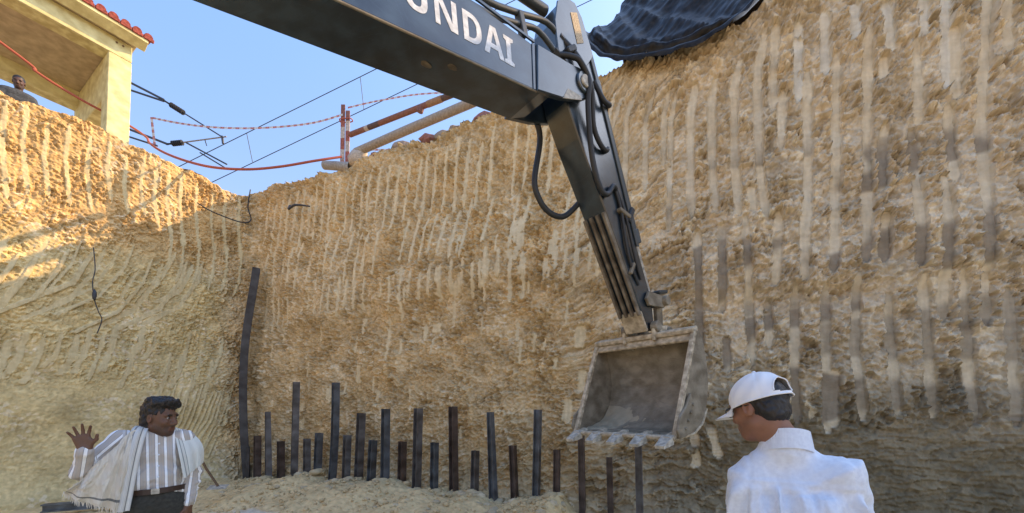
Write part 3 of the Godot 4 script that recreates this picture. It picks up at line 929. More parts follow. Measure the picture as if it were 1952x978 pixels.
# ---------------------------------------------------------------- railway wires beyond the rim
func build_overhead_line():
	for w in [[Vector3(-20.1, 10.3, -18), Vector3(-15.38, 12.75, -18), Vector3(-6.73, 17.19, -18), Vector3(3.0, 22.2, -18), "upper overhead railway wire crossing the blue sky behind the boom"],
			[Vector3(-19.0, 9.9, -18.4), Vector3(-14.04, 12.3, -18.4), Vector3(-5.02, 16.75, -18.4), Vector3(4.5, 21.5, -18.4), "lower overhead railway wire passing behind the banded post"]]:
		var s := Shape.new()
		s.tube([w[0], w[1], w[2], w[3]], [0.017], 6)
		single("overhead_wire", s.mesh(), M.wire, w[4], "wire")
	for d in [[Vector3(-12.27, 14.35, -18), Vector3(-12.2, 13.2, -18.35), "left dropper"], [Vector3(-7.05, 17.0, -18.0), Vector3(-7.0, 15.75, -18.35), "right dropper"]]:
		var s := Shape.new()
		s.tube([d[0], d[1]], [0.014], 5)
		single("dropper_wire", s.mesh(), M.wire, "thin dropper wire joining the two overhead wires %s" % ("above the red cable" if d[2] == "left dropper" else "above the banded post"), "wire")
	var o := thing("catenary_bracket", "overhead line bracket with dark insulators reaching out behind the pavilion column", "bracket", Vector3(-18.6, 14.0, -18.0))
	var z := Vector3(-18.6, 14.0, -18.0)
	var rel := func(pts: Array) -> Array:
		var out := []
		for p in pts:
			out.append(p - z)
		return out
	part_tube("mast", o, M.concrete, rel.call([Vector3(-18.9, 6.4, -18.2), Vector3(-18.9, 18.5, -18.2)]), 0.14, 10)
	part_tube("stay_rod", o, M.wire, rel.call([Vector3(-18.8, 17.3, -18), Vector3(-17.69, 16.73, -18), Vector3(-16.15, 15.93, -18)]), 0.05)
	part_tube("stay_rod", o, M.wire, rel.call([Vector3(-18.8, 16.7, -18), Vector3(-17.68, 16.38, -18), Vector3(-16.15, 15.86, -18)]), 0.045)
	part_tube("stay_rod", o, M.wire, rel.call([Vector3(-18.8, 15.0, -18), Vector3(-17.61, 14.49, -18), Vector3(-15.9, 13.82, -18)]), 0.05)
	part_tube("stay_rod", o, M.wire, rel.call([Vector3(-18.8, 14.5, -18), Vector3(-17.6, 14.14, -18), Vector3(-16.38, 13.74, -18)]), 0.04)
	for p in [[Vector3(-16.15, 15.9, -18), Vector3(-15.2, 15.3, -18)], [Vector3(-15.98, 13.82, -18), Vector3(-15.2, 13.9, -18)]]:
		var s := Shape.new(Color(0.03, 0.035, 0.04))
		var a: Vector3 = p[0] - z
		var b: Vector3 = p[1] - z
		s.tube([a, b], [0.04], 8)
		for k in 6:
			var t := 0.36 + 0.11 * k
			s.drum(a.lerp(b, t), a.lerp(b, t + 0.06), 0.12, 12)
		put("insulator", s.mesh(), M.tint, o)
	part_tube("top_tube", o, M.wire, rel.call([Vector3(-15.3, 15.36, -18), Vector3(-13.36, 14.14, -18)]), 0.03)
	part_tube("bracket_tube", o, M.concrete, rel.call([Vector3(-15.3, 13.89, -18), Vector3(-13.2, 14.18, -18)]), 0.03)
	part_tube("steady_arm", o, M.wire, rel.call([Vector3(-15.05, 13.89, -18), Vector3(-13.15, 12.87, -18)]), 0.035)
	part_tube("steady_arm", o, M.wire, rel.call([Vector3(-14.4, 13.42, -18), Vector3(-13.25, 12.72, -18)]), 0.03)
	part_tube("hanger", o, M.wire, rel.call([Vector3(-14.2, 14.05, -18), Vector3(-14.1, 13.75, -18)]), 0.02)
	part_tube("clamp", o, M.wire, rel.call([Vector3(-13.4, 14.2, -18), Vector3(-13.35, 13.85, -18)]), 0.05)
	var far := Shape.new()
	far.tube([Vector3(1.0, 9.6, -12.0), Vector3(4.0, 11.4, -12.0)], [0.015], 5)
	single("overhead_wire", far.mesh(), M.wire, "short length of wire seen between the arm and the black sheet", "wire")

# ---------------------------------------------------------------- the excavator arm
func build_excavator():
	# local x points forward along the arm, y up, z to the machine's right
	var o := thing("excavator", "dark grey excavator boom, arm and muddy toothed bucket reaching down into the pit", "excavator", Vector3(1.2331, 0, -4.0))
	o.rotation.y = deg_to_rad(40.0)
	var v := func(a: Array) -> Array:
		var out := []
		for p in a:
			out.append(Vector2(p[0], p[1]))
		return out
	var boom := part_prism("boom", o, M.paint, v.call([[-7.2, 1.7], [-5.3, 3.25], [-3.6, 3.575], [-1.49, 3.964], [-1.36, 4.02], [-1.36, 4.305], [-1.53, 4.305], [-2.05, 4.278], [-4.4, 4.18], [-5.6, 3.95], [-7.9, 2.3]]), -0.18, 0.18, 0.012)
	for zz in [-0.175, 0.175]:
		part_prism("boom_tip_plate", o, M.paint, v.call([[-1.53, 3.955], [-1.26, 4.035], [-1.04, 4.13], [-0.93, 4.21], [-0.905, 4.30], [-0.95, 4.38], [-1.05, 4.40], [-1.16, 4.37], [-1.53, 4.31]]), zz - 0.024, zz + 0.024, 0.008)
		var boss := Shape.new()
		var sg := signf(zz)
		boss.drum(Vector3(-1.01, 4.29, zz), Vector3(-1.01, 4.29, zz + sg * 0.045), 0.085, 24)
		var bo := put("pin_boss", boss.mesh(), M.paint, o)
		var pin := Shape.new()
		pin.drum(Vector3(-1.01, 4.29, zz), Vector3(-1.01, 4.29, zz + sg * 0.06), 0.05, 20)
		put("pin", pin.mesh(), M.bright_steel, bo)
	part_prism("weld_seam", boom, M.paint, v.call([[-1.56, 3.955], [-1.535, 3.96], [-1.545, 4.305], [-1.575, 4.303]]), 0.178, 0.187, 0.003)
	part_prism("bevel_shine", o, M.bright_steel, v.call([[-1.26, 4.03], [-1.03, 4.13], [-1.05, 4.16], [-1.2, 4.14]]), 0.197, 0.204, 0.002)  # pale plate that paints in the shine of a bevelled edge
	part_box("edge_flange", boom, M.paint, Transform3D(Basis(Vector3(0, 0, 1), 0.05), Vector3(-3.0, 4.245, 0.186)), Vector3(2.9, 0.022, 0.014), 0.003)
	for q in [[-2.35, 3.80, 0.02], [-2.20, 3.83, 0.08]]:
		var ms := Shape.new()
		ms.lump(Vector3(q[0], q[1] + 0.004, q[2]), Vector3(0.045, 0.006, 0.022), int(q[0] * -100.0))
		put("mud_patch", ms.mesh(), M.dusty, boom)
	part_tube("weld_bead", boom, M.worn, [Vector3(-5.2, 3.268, 0.178), Vector3(-3.6, 3.577, 0.178), Vector3(-1.52, 3.960, 0.178)], 0.007, 6)
	# lettering on the right face
	var tm := TextMesh.new()
	tm.text = "HYUNDAI"
	var font := SystemFont.new()
	font.font_names = PackedStringArray(["Droid Sans"])
	font.font_weight = 700
	tm.font = font
	tm.font_size = 64
	tm.pixel_size = 0.265 / 64.0
	tm.depth = 0.0015
	tm.horizontal_alignment = HORIZONTAL_ALIGNMENT_RIGHT
	tm.vertical_alignment = VERTICAL_ALIGNMENT_BOTTOM
	var text := put("lettering", tm, M.white_paint, boom)
	text.position = Vector3(-1.72, 3.955, 0.1815)
	text.rotation.z = deg_to_rad(6.5)
	var stick_outline := v.call([[-1.13, 4.12], [-0.98, 3.88], [-0.5, 3.2], [0.0, 2.47], [0.05, 2.40], [0.12, 2.385], [0.165, 2.45], [0.14, 2.62], [0.095, 2.755], [-0.13, 3.175], [-0.613, 4.246], [-0.72, 4.527], [-0.83, 4.70], [-0.97, 4.94], [-1.05, 4.99], [-1.15, 4.96], [-1.24, 4.86], [-1.27, 4.72], [-1.23, 4.45]])
	var stick := part_prism("arm", o, M.paint, stick_outline, -0.125, 0.125, 0.01)
	part_prism("rear_plate", stick, M.paint, v.call([[-1.28, 4.70], [-1.25, 4.88], [-1.15, 4.98], [-1.04, 5.0], [-0.95, 4.93], [-0.80, 4.68], [-0.98, 4.40], [-1.24, 4.45]]), 0.126, 0.142, 0.004)
	part_prism("warning_sticker", stick, M.sticker, v.call([[-1.10, 4.875], [-1.02, 4.925], [-0.935, 4.715], [-1.015, 4.66]]), 0.143, 0.146, 0.0)
	part_prism("edge_strip", stick, M.pipe_black, v.call([[-0.86, 4.69], [-0.82, 4.72], [-0.59, 4.25], [-0.11, 3.18], [-0.15, 3.17], [-0.63, 4.23]]), 0.126, 0.14, 0.003)
	# worn wear strips low on the inner face of the arm
	var along := Vector3(0.55, -0.835, 0).normalized()
	var out := Vector3(-0.835, -0.55, 0).normalized()
	for k in 4:
		var s := Shape.new()
		var zz := -0.105 + 0.07 * k
		var a := Vector3(-0.62, 3.37, zz) 
		var b := Vector3(-0.05, 2.535, zz)
		s.box(Transform3D(Basis(along, out, along.cross(out)), (a + b) * 0.5 + out * 0.02), Vector3(a.distance_to(b), 0.045, 0.026), 0.006)
		put("wear_strip", s.mesh(), M.dusty, stick)
	part_box("mud_crust", stick, M.mud, Transform3D(Basis(along, out, along.cross(out)), Vector3(0.0, 2.47, 0) + out * 0.008), Vector3(0.22, 0.03, 0.245), 0.01)
	# hydraulic cylinders
	var ac := Shape.new()
	ac.tube([Vector3(-3.9, 4.42, 0), Vector3(-2.15, 4.76, 0)], [0.075], 16)
	ac.drum(Vector3(-2.2, 4.75, 0), Vector3(-2.06, 4.777, 0), 0.09, 18)
	var acn := put("arm_cylinder", ac.mesh(), M.paint, o)
	part_tube("rod", acn, M.pipe_black, [Vector3(-2.1, 4.77, 0), Vector3(-1.25, 4.90, 0)], 0.042, 14)
	var bc := Shape.new()
	bc.tube([Vector3(-0.62, 4.62, 0), Vector3(-0.02, 3.36, 0)], [0.06], 16)
	bc.drum(Vector3(-0.04, 3.40, 0), Vector3(0.02, 3.27, 0), 0.075, 18)
	var bcn := put("bucket_cylinder", bc.mesh(), M.pipe_black, o)
	part_tube("rod", bcn, M.bright_steel, [Vector3(0.0, 3.32, 0), Vector3(0.28, 2.76, 0)], 0.035, 14)
	# bucket linkage
	for zz in [-0.15, 0.15]:
		part_prism("side_link", o, M.worn, v.call([[-0.03, 2.68], [0.02, 2.62], [0.30, 2.64], [0.35, 2.70], [0.32, 2.76], [0.02, 2.76]]), zz - 0.016, zz + 0.016, 0.005)
	for zz in [-0.085, 0.085]:
		part_prism("bucket_link", o, M.worn, v.call([[0.24, 2.72], [0.28, 2.40], [0.33, 2.34], [0.39, 2.38], [0.38, 2.44], [0.36, 2.72], [0.31, 2.77]]), zz - 0.022, zz + 0.022, 0.006)
	var lp := Shape.new()
	lp.drum(Vector3(0.30, 2.71, -0.21), Vector3(0.30, 2.71, 0.21), 0.05, 18)
	put("link_pin", lp.mesh(), M.worn, o)
	part_box("link_guard", o, M.pipe_black, Transform3D(Basis(Vector3(0, 0, 1), 0.2), Vector3(0.27, 2.80, 0)), Vector3(0.16, 0.035, 0.36), 0.01)
	build_bucket(o, v)
	# tubes along the top of the boom, and hoses
	for t in [[[-4.6, 4.22], [-2.9, 4.34], [-2.06, 4.40], [-1.69, 4.51], [-1.36, 4.644], [-1.17, 4.60]], [[-4.6, 4.18], [-2.9, 4.26], [-2.06, 4.31], [-1.69, 4.427], [-1.452, 4.518], [-1.23, 4.447]]]:
		var pts := []
		for p in t:
			pts.append(Vector3(p[0], p[1], 0.12))
		var tb := part_tube("hydraulic_tube", o, M.pipe_black, curve(pts, 4), 0.021, 10)
		var s := Shape.new()
		var e: Vector3 = pts[-1]
		var e0: Vector3 = pts[-2]
		var dd := (e - e0).normalized()
		s.drum(e - dd * 0.05, e + dd * 0.03, 0.034, 6)
		s.drum(e + dd * 0.04, e + dd * 0.1, 0.03, 6)
		put("coupling", s.mesh(), M.rubber, tb)
	for zz in [[-2.4, 4.33], [-1.62, 4.45]]:
		part_box("tube_clamp", o, M.pipe_black, Transform3D(Basis(Vector3(0, 0, 1), 0.3), Vector3(zz[0], zz[1], 0.12)), Vector3(0.05, 0.17, 0.06), 0.008)
	var hoses := [
		[0.024, [[-1.17, 4.60, 0.13], [-1.08, 4.52, 0.17], [-1.0, 4.42, 0.20], [-0.97, 4.30, 0.23], [-0.95, 4.12, 0.20], [-0.856, 3.744, 0.165], [-0.74, 3.52, 0.16], [-0.64, 3.50, 0.16], [-0.56, 3.60, 0.16], [-0.50, 3.60, 0.15]]],
		[0.022, [[-1.23, 4.447, 0.13], [-1.15, 4.44, 0.19], [-1.06, 4.42, 0.22], [-0.93, 4.28, 0.22], [-0.84, 4.02, 0.17], [-0.72, 3.90, 0.16], [-0.60, 3.93, 0.13], [-0.55, 4.02, 0.08]]],
		[0.022, [[-0.80, 4.45, 0.145], [-0.70, 4.32, 0.17], [-0.60, 4.33, 0.16], [-0.56, 4.37, 0.10], [-0.52, 4.30, 0.05], [-0.50, 4.15, 0.06]]],
		[0.026, [[-1.20, 4.15, -0.19], [-1.10, 4.0, -0.22], [-1.149, 3.613, -0.24], [-1.09, 3.46, -0.24], [-1.0, 3.385, -0.23], [-0.9, 3.36, -0.21], [-0.80, 3.39, -0.18], [-0.68, 3.53, -0.12]]],
		[0.014, [[-0.50, 3.60, 0.14], [-0.42, 3.45, 0.145], [-0.34, 3.15, 0.145], [-0.25, 2.95, 0.14], [-0.12, 2.8, 0.13]]],
		[0.012, [[-0.46, 3.62, 0.13], [-0.36, 3.42, 0.15], [-0.2, 3.05, 0.145], [-0.08, 2.86, 0.13]]],
	]
	for h in hoses:
		var pts := []
		for p in h[1]:
			pts.append(Vector3(p[0], p[1], p[2]))
		part_tube("hose", o, M.rubber, curve(pts, 6), h[0], 9)
	part_box("hose_clamp", o, M.worn, Transform3D(Basis(Vector3(0, 0, 1), -0.15), Vector3(-0.37, 3.42, 0.145)), Vector3(0.17, 0.035, 0.05), 0.008)
	part_box("hose_clamp", o, M.rubber, Transform3D(Basis(Vector3(0, 0, 1), -0.45), Vector3(-0.26, 3.44, 0.11)), Vector3(0.06, 0.16, 0.10), 0.012)
	part_box("valve_block", o, M.rubber, Transform3D(Basis(Vector3(0, 0, 1), 0.7), Vector3(-1.13, 4.52, 0.16)), Vector3(0.13, 0.05, 0.07), 0.012)
	part_box("hose_fitting", o, M.worn, Transform3D(Basis(Vector3(0, 0, 1), 1.1), Vector3(-0.24, 2.93, 0.14)), Vector3(0.13, 0.035, 0.035), 0.008)

func build_bucket(o: Node3D, v: Callable):
	var back := [[0.12, 2.33], [0.20, 2.35], [0.29, 2.22], [0.355, 2.03], [0.375, 1.83], [0.335, 1.63], [0.235, 1.47], [0.08, 1.385], [-0.10, 1.36], [-0.26, 1.345]]
	var rim := Curve2D.new()
	for p in back:
		rim.add_point(Vector2(p[0], p[1]))
	for i in range(1, back.size() - 1):
		var tg := Vector2(back[i + 1][0] - back[i - 1][0], back[i + 1][1] - back[i - 1][1]) * 0.18
		rim.set_point_in(i, -tg)
		rim.set_point_out(i, tg)
	var line := []
	for i in 33:
		line.append(rim.sample_baked(rim.get_baked_length() * i / 32.0))
	# the wrapped back plate, with thickness
	var shell := Shape.new()
	var n := line.size()
	for i in n - 1:
		var p: Vector2 = line[i]
		var q: Vector2 = line[i + 1]
		var e0: Vector2 = ((line[mini(i + 1, n - 1)] as Vector2) - line[maxi(i - 1, 0)]).normalized().orthogonal() * -0.022
		var e1: Vector2 = ((line[mini(i + 2, n - 1)] as Vector2) - line[i]).normalized().orthogonal() * -0.022
		var w := 0.535
		for pr in [[p, q, 3], [p - e0, q - e1, 4]]:
			var a: Vector2 = pr[0]
			var b: Vector2 = pr[1]
			if pr[2] == 4:
				shell.quad(Vector3(a.x, a.y, -w), Vector3(b.x, b.y, -w), Vector3(b.x, b.y, w), Vector3(a.x, a.y, w), pr[2])
			else:
				shell.quad(Vector3(a.x, a.y, w), Vector3(b.x, b.y, w), Vector3(b.x, b.y, -w), Vector3(a.x, a.y, -w), pr[2])
	var bucket := put("bucket", shell.mesh(), M.worn, o)
	for sg in [-1.0, 1.0]:
		var pts := []
		for p in line:
			pts.append([p.x, p.y])
		var plate := part_prism("side_plate", bucket, M.worn, v.call(pts), sg * 0.547 - 0.013, sg * 0.547 + 0.013, 0.003)
		part_prism("edge_bar", bucket, M.mud, v.call([[0.10, 2.33], [0.15, 2.345], [-0.225, 1.37], [-0.285, 1.345]]), sg * 0.55 - 0.022, sg * 0.55 + 0.022, 0.006)
		part_prism("side_cutter", bucket, M.worn, v.call([[-0.05, 1.74], [-0.14, 1.62], [-0.25, 1.53], [-0.29, 1.42], [-0.255, 1.345], [-0.14, 1.36], [0.0, 1.42], [0.03, 1.6]]), sg * 0.585 - 0.012, sg * 0.585 + 0.012, 0.005)
		var heel := []
		for i in range(18, 33):
			heel.append(Vector3(line[i].x + 0.004, line[i].y - 0.004, sg * 0.562))
		part_tube("heel_bead", bucket, M.mud, heel, 0.012, 6)
		var bolts := Shape.new()
		for k in 4:
			var bp := Vector3(-0.16 + 0.045 * k, 1.43 + 0.07 * k, sg * 0.597)
			bolts.drum(bp, bp + Vector3(0, 0, sg * 0.016), 0.016, 6)
		put("bolt_row", bolts.mesh(), M.worn, bucket)
	# the top bar of the mouth and the ledge under it
	part_box("top_bar", bucket, M.mud, Transform3D(Basis(Vector3(0, 0, 1), 0.35), Vector3(0.125, 2.335, 0)), Vector3(0.10, 0.055, 1.13), 0.012)
	part_box("top_ledge", bucket, M.mud, Transform3D(Basis(Vector3(0, 0, 1), -0.35), Vector3(0.115, 2.262, 0)), Vector3(0.035, 0.075, 1.07), 0.008)
	part_box("lower_lip", bucket, M.mud, Transform3D(Basis(Vector3(0, 0, 1), 0.06), Vector3(-0.25, 1.352, 0)), Vector3(0.10, 0.04, 1.13), 0.012)
	for k in 5:
		var zz := -0.50 + 0.25 * k
		var ad := Shape.new()
		ad.prism(PackedVector2Array([Vector2(-0.16, 1.40), Vector2(-0.16, 1.33), Vector2(-0.31, 1.305), Vector2(-0.315, 1.36)]), Transform3D(Basis(), Vector3(0, 0, zz)), 0.085, 0.012)
		var holder := put("tooth_holder", ad.mesh(), M.mud, bucket)
		var t := Shape.new()
		var w0 := 0.055
		var w1 := 0.042
		var a := [Vector3(-0.28, 1.375, zz - w0), Vector3(-0.28, 1.375, zz + w0), Vector3(-0.28, 1.295, zz + w0), Vector3(-0.28, 1.295, zz - w0)]
		var b := [Vector3(-0.425, 1.29, zz - w1), Vector3(-0.425, 1.29, zz + w1), Vector3(-0.415, 1.265, zz + w1), Vector3(-0.415, 1.265, zz - w1)]
		for i in 4:
			var j := (i + 1) % 4
			t.quad(a[j], a[i], b[i], b[j])
		t.quad(b[0], b[3], b[2], b[1])
		put("tooth", t.mesh(), M.bright_steel, bucket)
	for zz in [-0.17, 0.17]:
		part_prism("ear", bucket, M.mud, v.call([[0.07, 2.28], [0.06, 2.42], [0.09, 2.47], [0.14, 2.48], [0.22, 2.44], [0.33, 2.46], [0.39, 2.42], [0.40, 2.34], [0.28, 2.22], [0.16, 2.26]]), zz - 0.018, zz + 0.018, 0.006)
		var s := Shape.new()
		s.drum(Vector3(0.11, 2.42, zz - 0.03), Vector3(0.11, 2.42, zz + 0.04), 0.055, 16)
		put("ear_boss", s.mesh(), M.worn, bucket)
		var s2 := Shape.new()
		s2.drum(Vector3(0.34, 2.40, zz - 0.03), Vector3(0.34, 2.40, zz + 0.04), 0.045, 16)
		put("ear_boss", s2.mesh(), M.worn, bucket)
	# earth left in the bottom of the bucket
	var dn := noise(5.0, 3, 91)
	var ds := Shape.new(Color(0.44, 0.37, 0.265))
	var g := []
	for i in 46:
		var row := []
		for j in 20:
			var z := -0.53 + 1.06 * i / 45.0
			var x := -0.22 + 0.52 * j / 19.0
			var floor_y := 1.35 + 0.02
			if x > 0.0:
				floor_y = 1.37 + 2.3 * x * x
			var left := smoothstep(0.1, -0.53, z)
			var y := floor_y - 0.004 + (0.004 + 0.055 * left) * smoothstep(-0.22, 0.05, x) + 0.022 * dn.get_noise_2d(z * 1.6, x * 1.6) + 0.012 * dn.get_noise_2d(z * 6.0, x * 6.0)
			row.append(Vector3(x, y, z))
		g.append(row)
	for i in 45:
		for j in 19:
			ds.quad(g[i][j], g[i + 1][j], g[i + 1][j + 1], g[i][j + 1], 1)
	put("soil_residue", ds.mesh(), M.soil, bucket)

# ---------------------------------------------------------------- steel piles
func build_piles():
	# base x, z, ground; height; section width; lean x, z; turn; tint (0 grey, 1 rusty, 2 bluish); words
	var rows := [
		[-5.91, -8.9, 0.02, 4.77, 0.21, -0.11, -0.05, 20, 0, "tall bent steel pile towering over all the others in the bank corner"],
		[-5.47, -8.63, 0.10, 0.92, 0.165, -0.03, -0.01, 38, 1, "short rusty steel pile, first to the right of the tall bent pile"],
		[-5.08, -8.40, 0.17, 1.37, 0.16, -0.08, -0.03, 30, 0, "mid height steel pile leaning left, second to the right of the tall bent pile"],
		[-4.84, -8.42, 0.11, 0.81, 0.16, -0.03, -0.01, 40, 1, "short brown steel pile, third to the right of the tall bent pile"],
		[-4.44, -8.17, 0.16, 1.99, 0.165, 0.02, 0.01, 26, 0, "straight two metre steel pile, fourth to the right of the tall bent pile"],
		[-4.04, -7.91, 0.32, 0.69, 0.145, -0.02, -0.01, 40, 0, "very short pale edged steel pile, fifth to the right of the tall bent pile"],
		[-3.89, -8.0, 0.37, 0.75, 0.165, 0.04, 0.02, 36, 2, "short blue-grey steel pile, sixth to the right of the tall bent pile"],
		[-3.5, -7.74, 0.2, 1.91, 0.16, 0.09, 0.04, 34, 2, "long steel pile with notched top leaning right, seventh from the tall bent pile"],
		[-3.11, -7.49, 0.27, 0.84, 0.155, 0.03, 0.01, 40, 0, "short steel pile, eighth to the right of the tall bent pile"],
		[-2.9, -7.55, 0.31, 1.21, 0.17, 0.06, 0.03, 36, 0, "mid height steel pile leaning right, ninth from the tall bent pile"],
		[-2.59, -7.33, 0.26, 0.77, 0.16, 0.05, 0.02, 42, 2, "short leaning blue-grey steel pile, tenth to the right of the tall bent pile"],
		[-2.25, -7.1, 0.36, 1.24, 0.16, 0.0, -0.01, 38, 2, "upright mid height steel pile, eleventh to the right of the tall bent pile"],
		[-1.96, -7.13, 0.31, 0.71, 0.155, 0.01, 0.01, 38, 1, "short brown steel pile, twelfth to the right of the tall bent pile"],
		[-1.65, -6.91, 0.22, 1.39, 0.16, 0.03, 0.01, 40, 0, "sturdy dark steel pile, thirteenth to the right of the tall bent pile"],
		[-1.3, -6.68, 0.26, 0.78, 0.14, 0.01, 0.01, 44, 2, "short blue-grey steel pile, ninth from the bucket along the row"],
		[-0.96, -6.68, 0.22, 1.42, 0.155, -0.03, -0.01, 36, 1, "reddish brown steel pile split near its foot, eighth from the bucket along the row"],
		[-0.61, -6.44, 0.28, 0.65, 0.135, 0.02, 0.0, 40, 0, "stubby steel pile with soil on top, seventh from the bucket along the row"],
		[-0.27, -6.21, 0.17, 1.38, 0.145, -0.07, -0.03, 44, 2, "grey steel pile leaning left with tapered top, sixth from the bucket along the row"],
		[0.06, -6.22, 0.17, 0.86, 0.13, -0.05, -0.02, 48, 1, "short steel pile with an orange rusty flank, fifth from the bucket along the row"],
		[0.35, -6.01, 0.28, 1.31, 0.135, 0.04, 0.02, 52, 2, "blue-grey steel pile standing straight, fourth from the bucket along the row"],
		[0.64, -5.8, 0.38, 0.63, 0.115, 0.01, 0.0, 50, 1, "low rusty steel pile just left of the bucket"],
		[1.02, -5.79, 0.02, 1.35, 0.12, -0.02, -0.01, 58, 1, "dark steel pile whose top is hidden behind the bucket's left tooth"],
		[1.37, -5.55, 0.02, 0.91, 0.11, -0.02, -0.01, 60, 1, "rusty steel pile below the middle teeth of the bucket"],
		[1.70, -5.33, 0.02, 1.18, 0.13, -0.02, 0.0, 62, 0, "dark steel pile below the right teeth of the bucket"],
	]
	for i in rows.size():
		var r: Array = rows[i]
		var s := Shape.new(Color(0.105, 0.097, 0.092) if i == 0 else [Color(0.20, 0.19, 0.185), Color(0.165, 0.125, 0.105), Color(0.17, 0.185, 0.205)][r[8]])
		var b: float = r[4] * 0.36
		var t: float = r[4] * 0.085
		# an H section: two flanges and a web
		var sec := PackedVector2Array([Vector2(-b, -b), Vector2(b, -b), Vector2(b, -b + t), Vector2(t * 0.5, -b + t), Vector2(t * 0.5, b - t), Vector2(b, b - t), Vector2(b, b), Vector2(-b, b), Vector2(-b, b - t), Vector2(-t * 0.5, b - t), Vector2(-t * 0.5, -b + t), Vector2(-b, -b + t)])
		sec.reverse()
		var path := []
		var steps := 24 if i == 0 else 7
		for k in steps + 1:
			var f := float(k) / steps
			var p := Vector3(0, lerpf(-0.4, r[3], f), 0)
			p.x = r[5] * f
			p.z = r[6] * f
			if i == 0:     # bent: bows left half way up, then leans back right
				p.x = 0.08 - 0.20 * sin(PI * clampf(f * 0.93, 0.0, 1.0)) + 0.07 * smoothstep(0.6, 1.0, f)
			elif i == 7:
				p.x += 0.03 * sin(f * PI)
			path.append(p)
		var sizes := []
		for k in steps + 1:
			sizes.append(1.0 if i != 17 and i != 2 else lerpf(1.05, 0.82, float(k) / steps))
		s.sweep(path, sec, sizes, false, Basis(Vector3.UP, deg_to_rad(r[7] + 12.0)) * Vector3(0, 0, 1))
		if i == 0:
			s.box(Transform3D(Basis(Vector3.UP, 0.5), Vector3(0.1, 0.2, 0.08)), Vector3(0.06, 1.1, 0.13), 0.006)
		var o := single("steel_pile", s.mesh(), M.pile, r[9], "steel pile", "steel piles driven in a row along the foot of the bank")
		o.position = Vector3(r[0], r[2], r[1])
		for k in 2:      # soil pushed up against its foot
			var c := Shape.new(Color(0.64, 0.51, 0.31) * rng.randf_range(0.8, 1.05))
			var cr := rng.randf_range(0.05, 0.09)
			c.lump(Vector3(r[0] + rng.randf_range(-0.12, 0.12), r[2] - 0.01, r[1] + rng.randf_range(0.05, 0.13)), Vector3(cr * 1.3, cr * 0.7, cr), 400 + i * 2 + k)
			single("soil_clod", c.mesh(), M.soil, "lump of dry tan soil lying at the feet of the steel piles", "soil clod", "lumps of soil along the row of piles")

# ---------------------------------------------------------------- tools and loose things on the floor
func build_tools():
	var h := thing("hoe", "wooden handled hoe with a flat metal blade leaning behind the waving man", "hoe", Vector3(-4.85, 0.3, -6.6))
	part_tube("handle", h, M.wood, [Vector3(-0.34, 0.75, 0.1), Vector3(-0.15, 0.32, 0.04), Vector3(0.02, 0.03, 0.0)], 0.018, 8)
	part_box("blade", h, M.bright_steel, Transform3D(Basis(Vector3.UP, 0.3) * Basis(Vector3.RIGHT, 0.25), Vector3(0.03, 0.02, 0.02)), Vector3(0.27, 0.012, 0.17), 0.004)
	var beam := Shape.new(Color(0.22, 0.24, 0.26))
	var b := 0.06
	beam.sweep([Vector3(-7.0, 0.12, -6.0), Vector3(-5.75, 0.12, -6.62)], PackedVector2Array([Vector2(b, b), Vector2(b, b - 0.02), Vector2(0.01, b - 0.02), Vector2(0.01, -b + 0.02), Vector2(b, -b + 0.02), Vector2(b, -b), Vector2(-b, -b), Vector2(-b, -b + 0.02), Vector2(-0.01, -b + 0.02), Vector2(-0.01, b - 0.02), Vector2(-b, b - 0.02), Vector2(-b, b)]), [1.0], false)
	single("steel_beam", beam.mesh(), M.pile, "grey steel beam lying flat on the pit floor behind the waving man", "steel beam")
	for k in 60:
		var s := rng.randf_range(1.6, 7.9)
		var d := rng.randf_range(0.35, 1.5)
		var p := on_bank(s, 0.0, d)
		p.y = heap_height(s, d) + 0.0
		var sh := Shape.new(Color(0.62, 0.51, 0.34) * rng.randf_range(0.8, 1.1))
		var r := rng.randf_range(0.02, 0.07)
		sh.lump(p, Vector3(r * 1.3, r * 0.8, r), 200 + k)
		single("soil_clod", sh.mesh(), M.soil, "lump of dry tan soil lying at the feet of the steel piles", "soil clod", "lumps of soil along the row of piles")

# paint or bare plate: slow cloudy wear, with thin pale scratches running mostly one way
func scratched_picture(sd: int, low: Color, count: int) -> Texture2D:
	var px := 512
	var im := noise_picture(px, 0.012, 6, sd, low, Color(0.86, 0.86, 0.86), 2.0).get_image()
	var r := RandomNumberGenerator.new()
	r.seed = sd
	for k in count:
		var p := Vector2(r.randf() * px, r.randf() * px)
		var d := Vector2.from_angle(r.randfn(0.2, 0.5))
		var len := r.randf_range(8.0, 90.0)
		var pale := r.randf() < 0.75
		var a := r.randf_range(0.15, 0.6)
		for i in int(len):
			var q := p + d * i
			d = d.rotated(r.randf_range(-0.012, 0.012))
			var x := posmod(int(q.x), px)
			var y := posmod(int(q.y), px)
			im.set_pixel(x, y, im.get_pixel(x, y).lerp(Color(1, 1, 1) if pale else Color(0.25, 0.22, 0.2), a))
	return ImageTexture.create_from_image(im)

func stripe_picture() -> Texture2D:
	var im := Image.create_empty(128, 8, false, Image.FORMAT_RGB8)
	for x in 128:
		var t := x / 128.0
		var c := Color(0.72, 0.69, 0.66)
		if t < 0.30: c = Color(0.95, 0.96, 0.97)
		elif t < 0.34: c = Color(0.50, 0.50, 0.53)
		elif t > 0.60 and t < 0.66: c = Color(0.68, 0.67, 0.66)
		elif t > 0.95: c = Color(0.48, 0.48, 0.51)
		for y in 8:
			im.set_pixel(x, y, c)
	return ImageTexture.create_from_image(im)

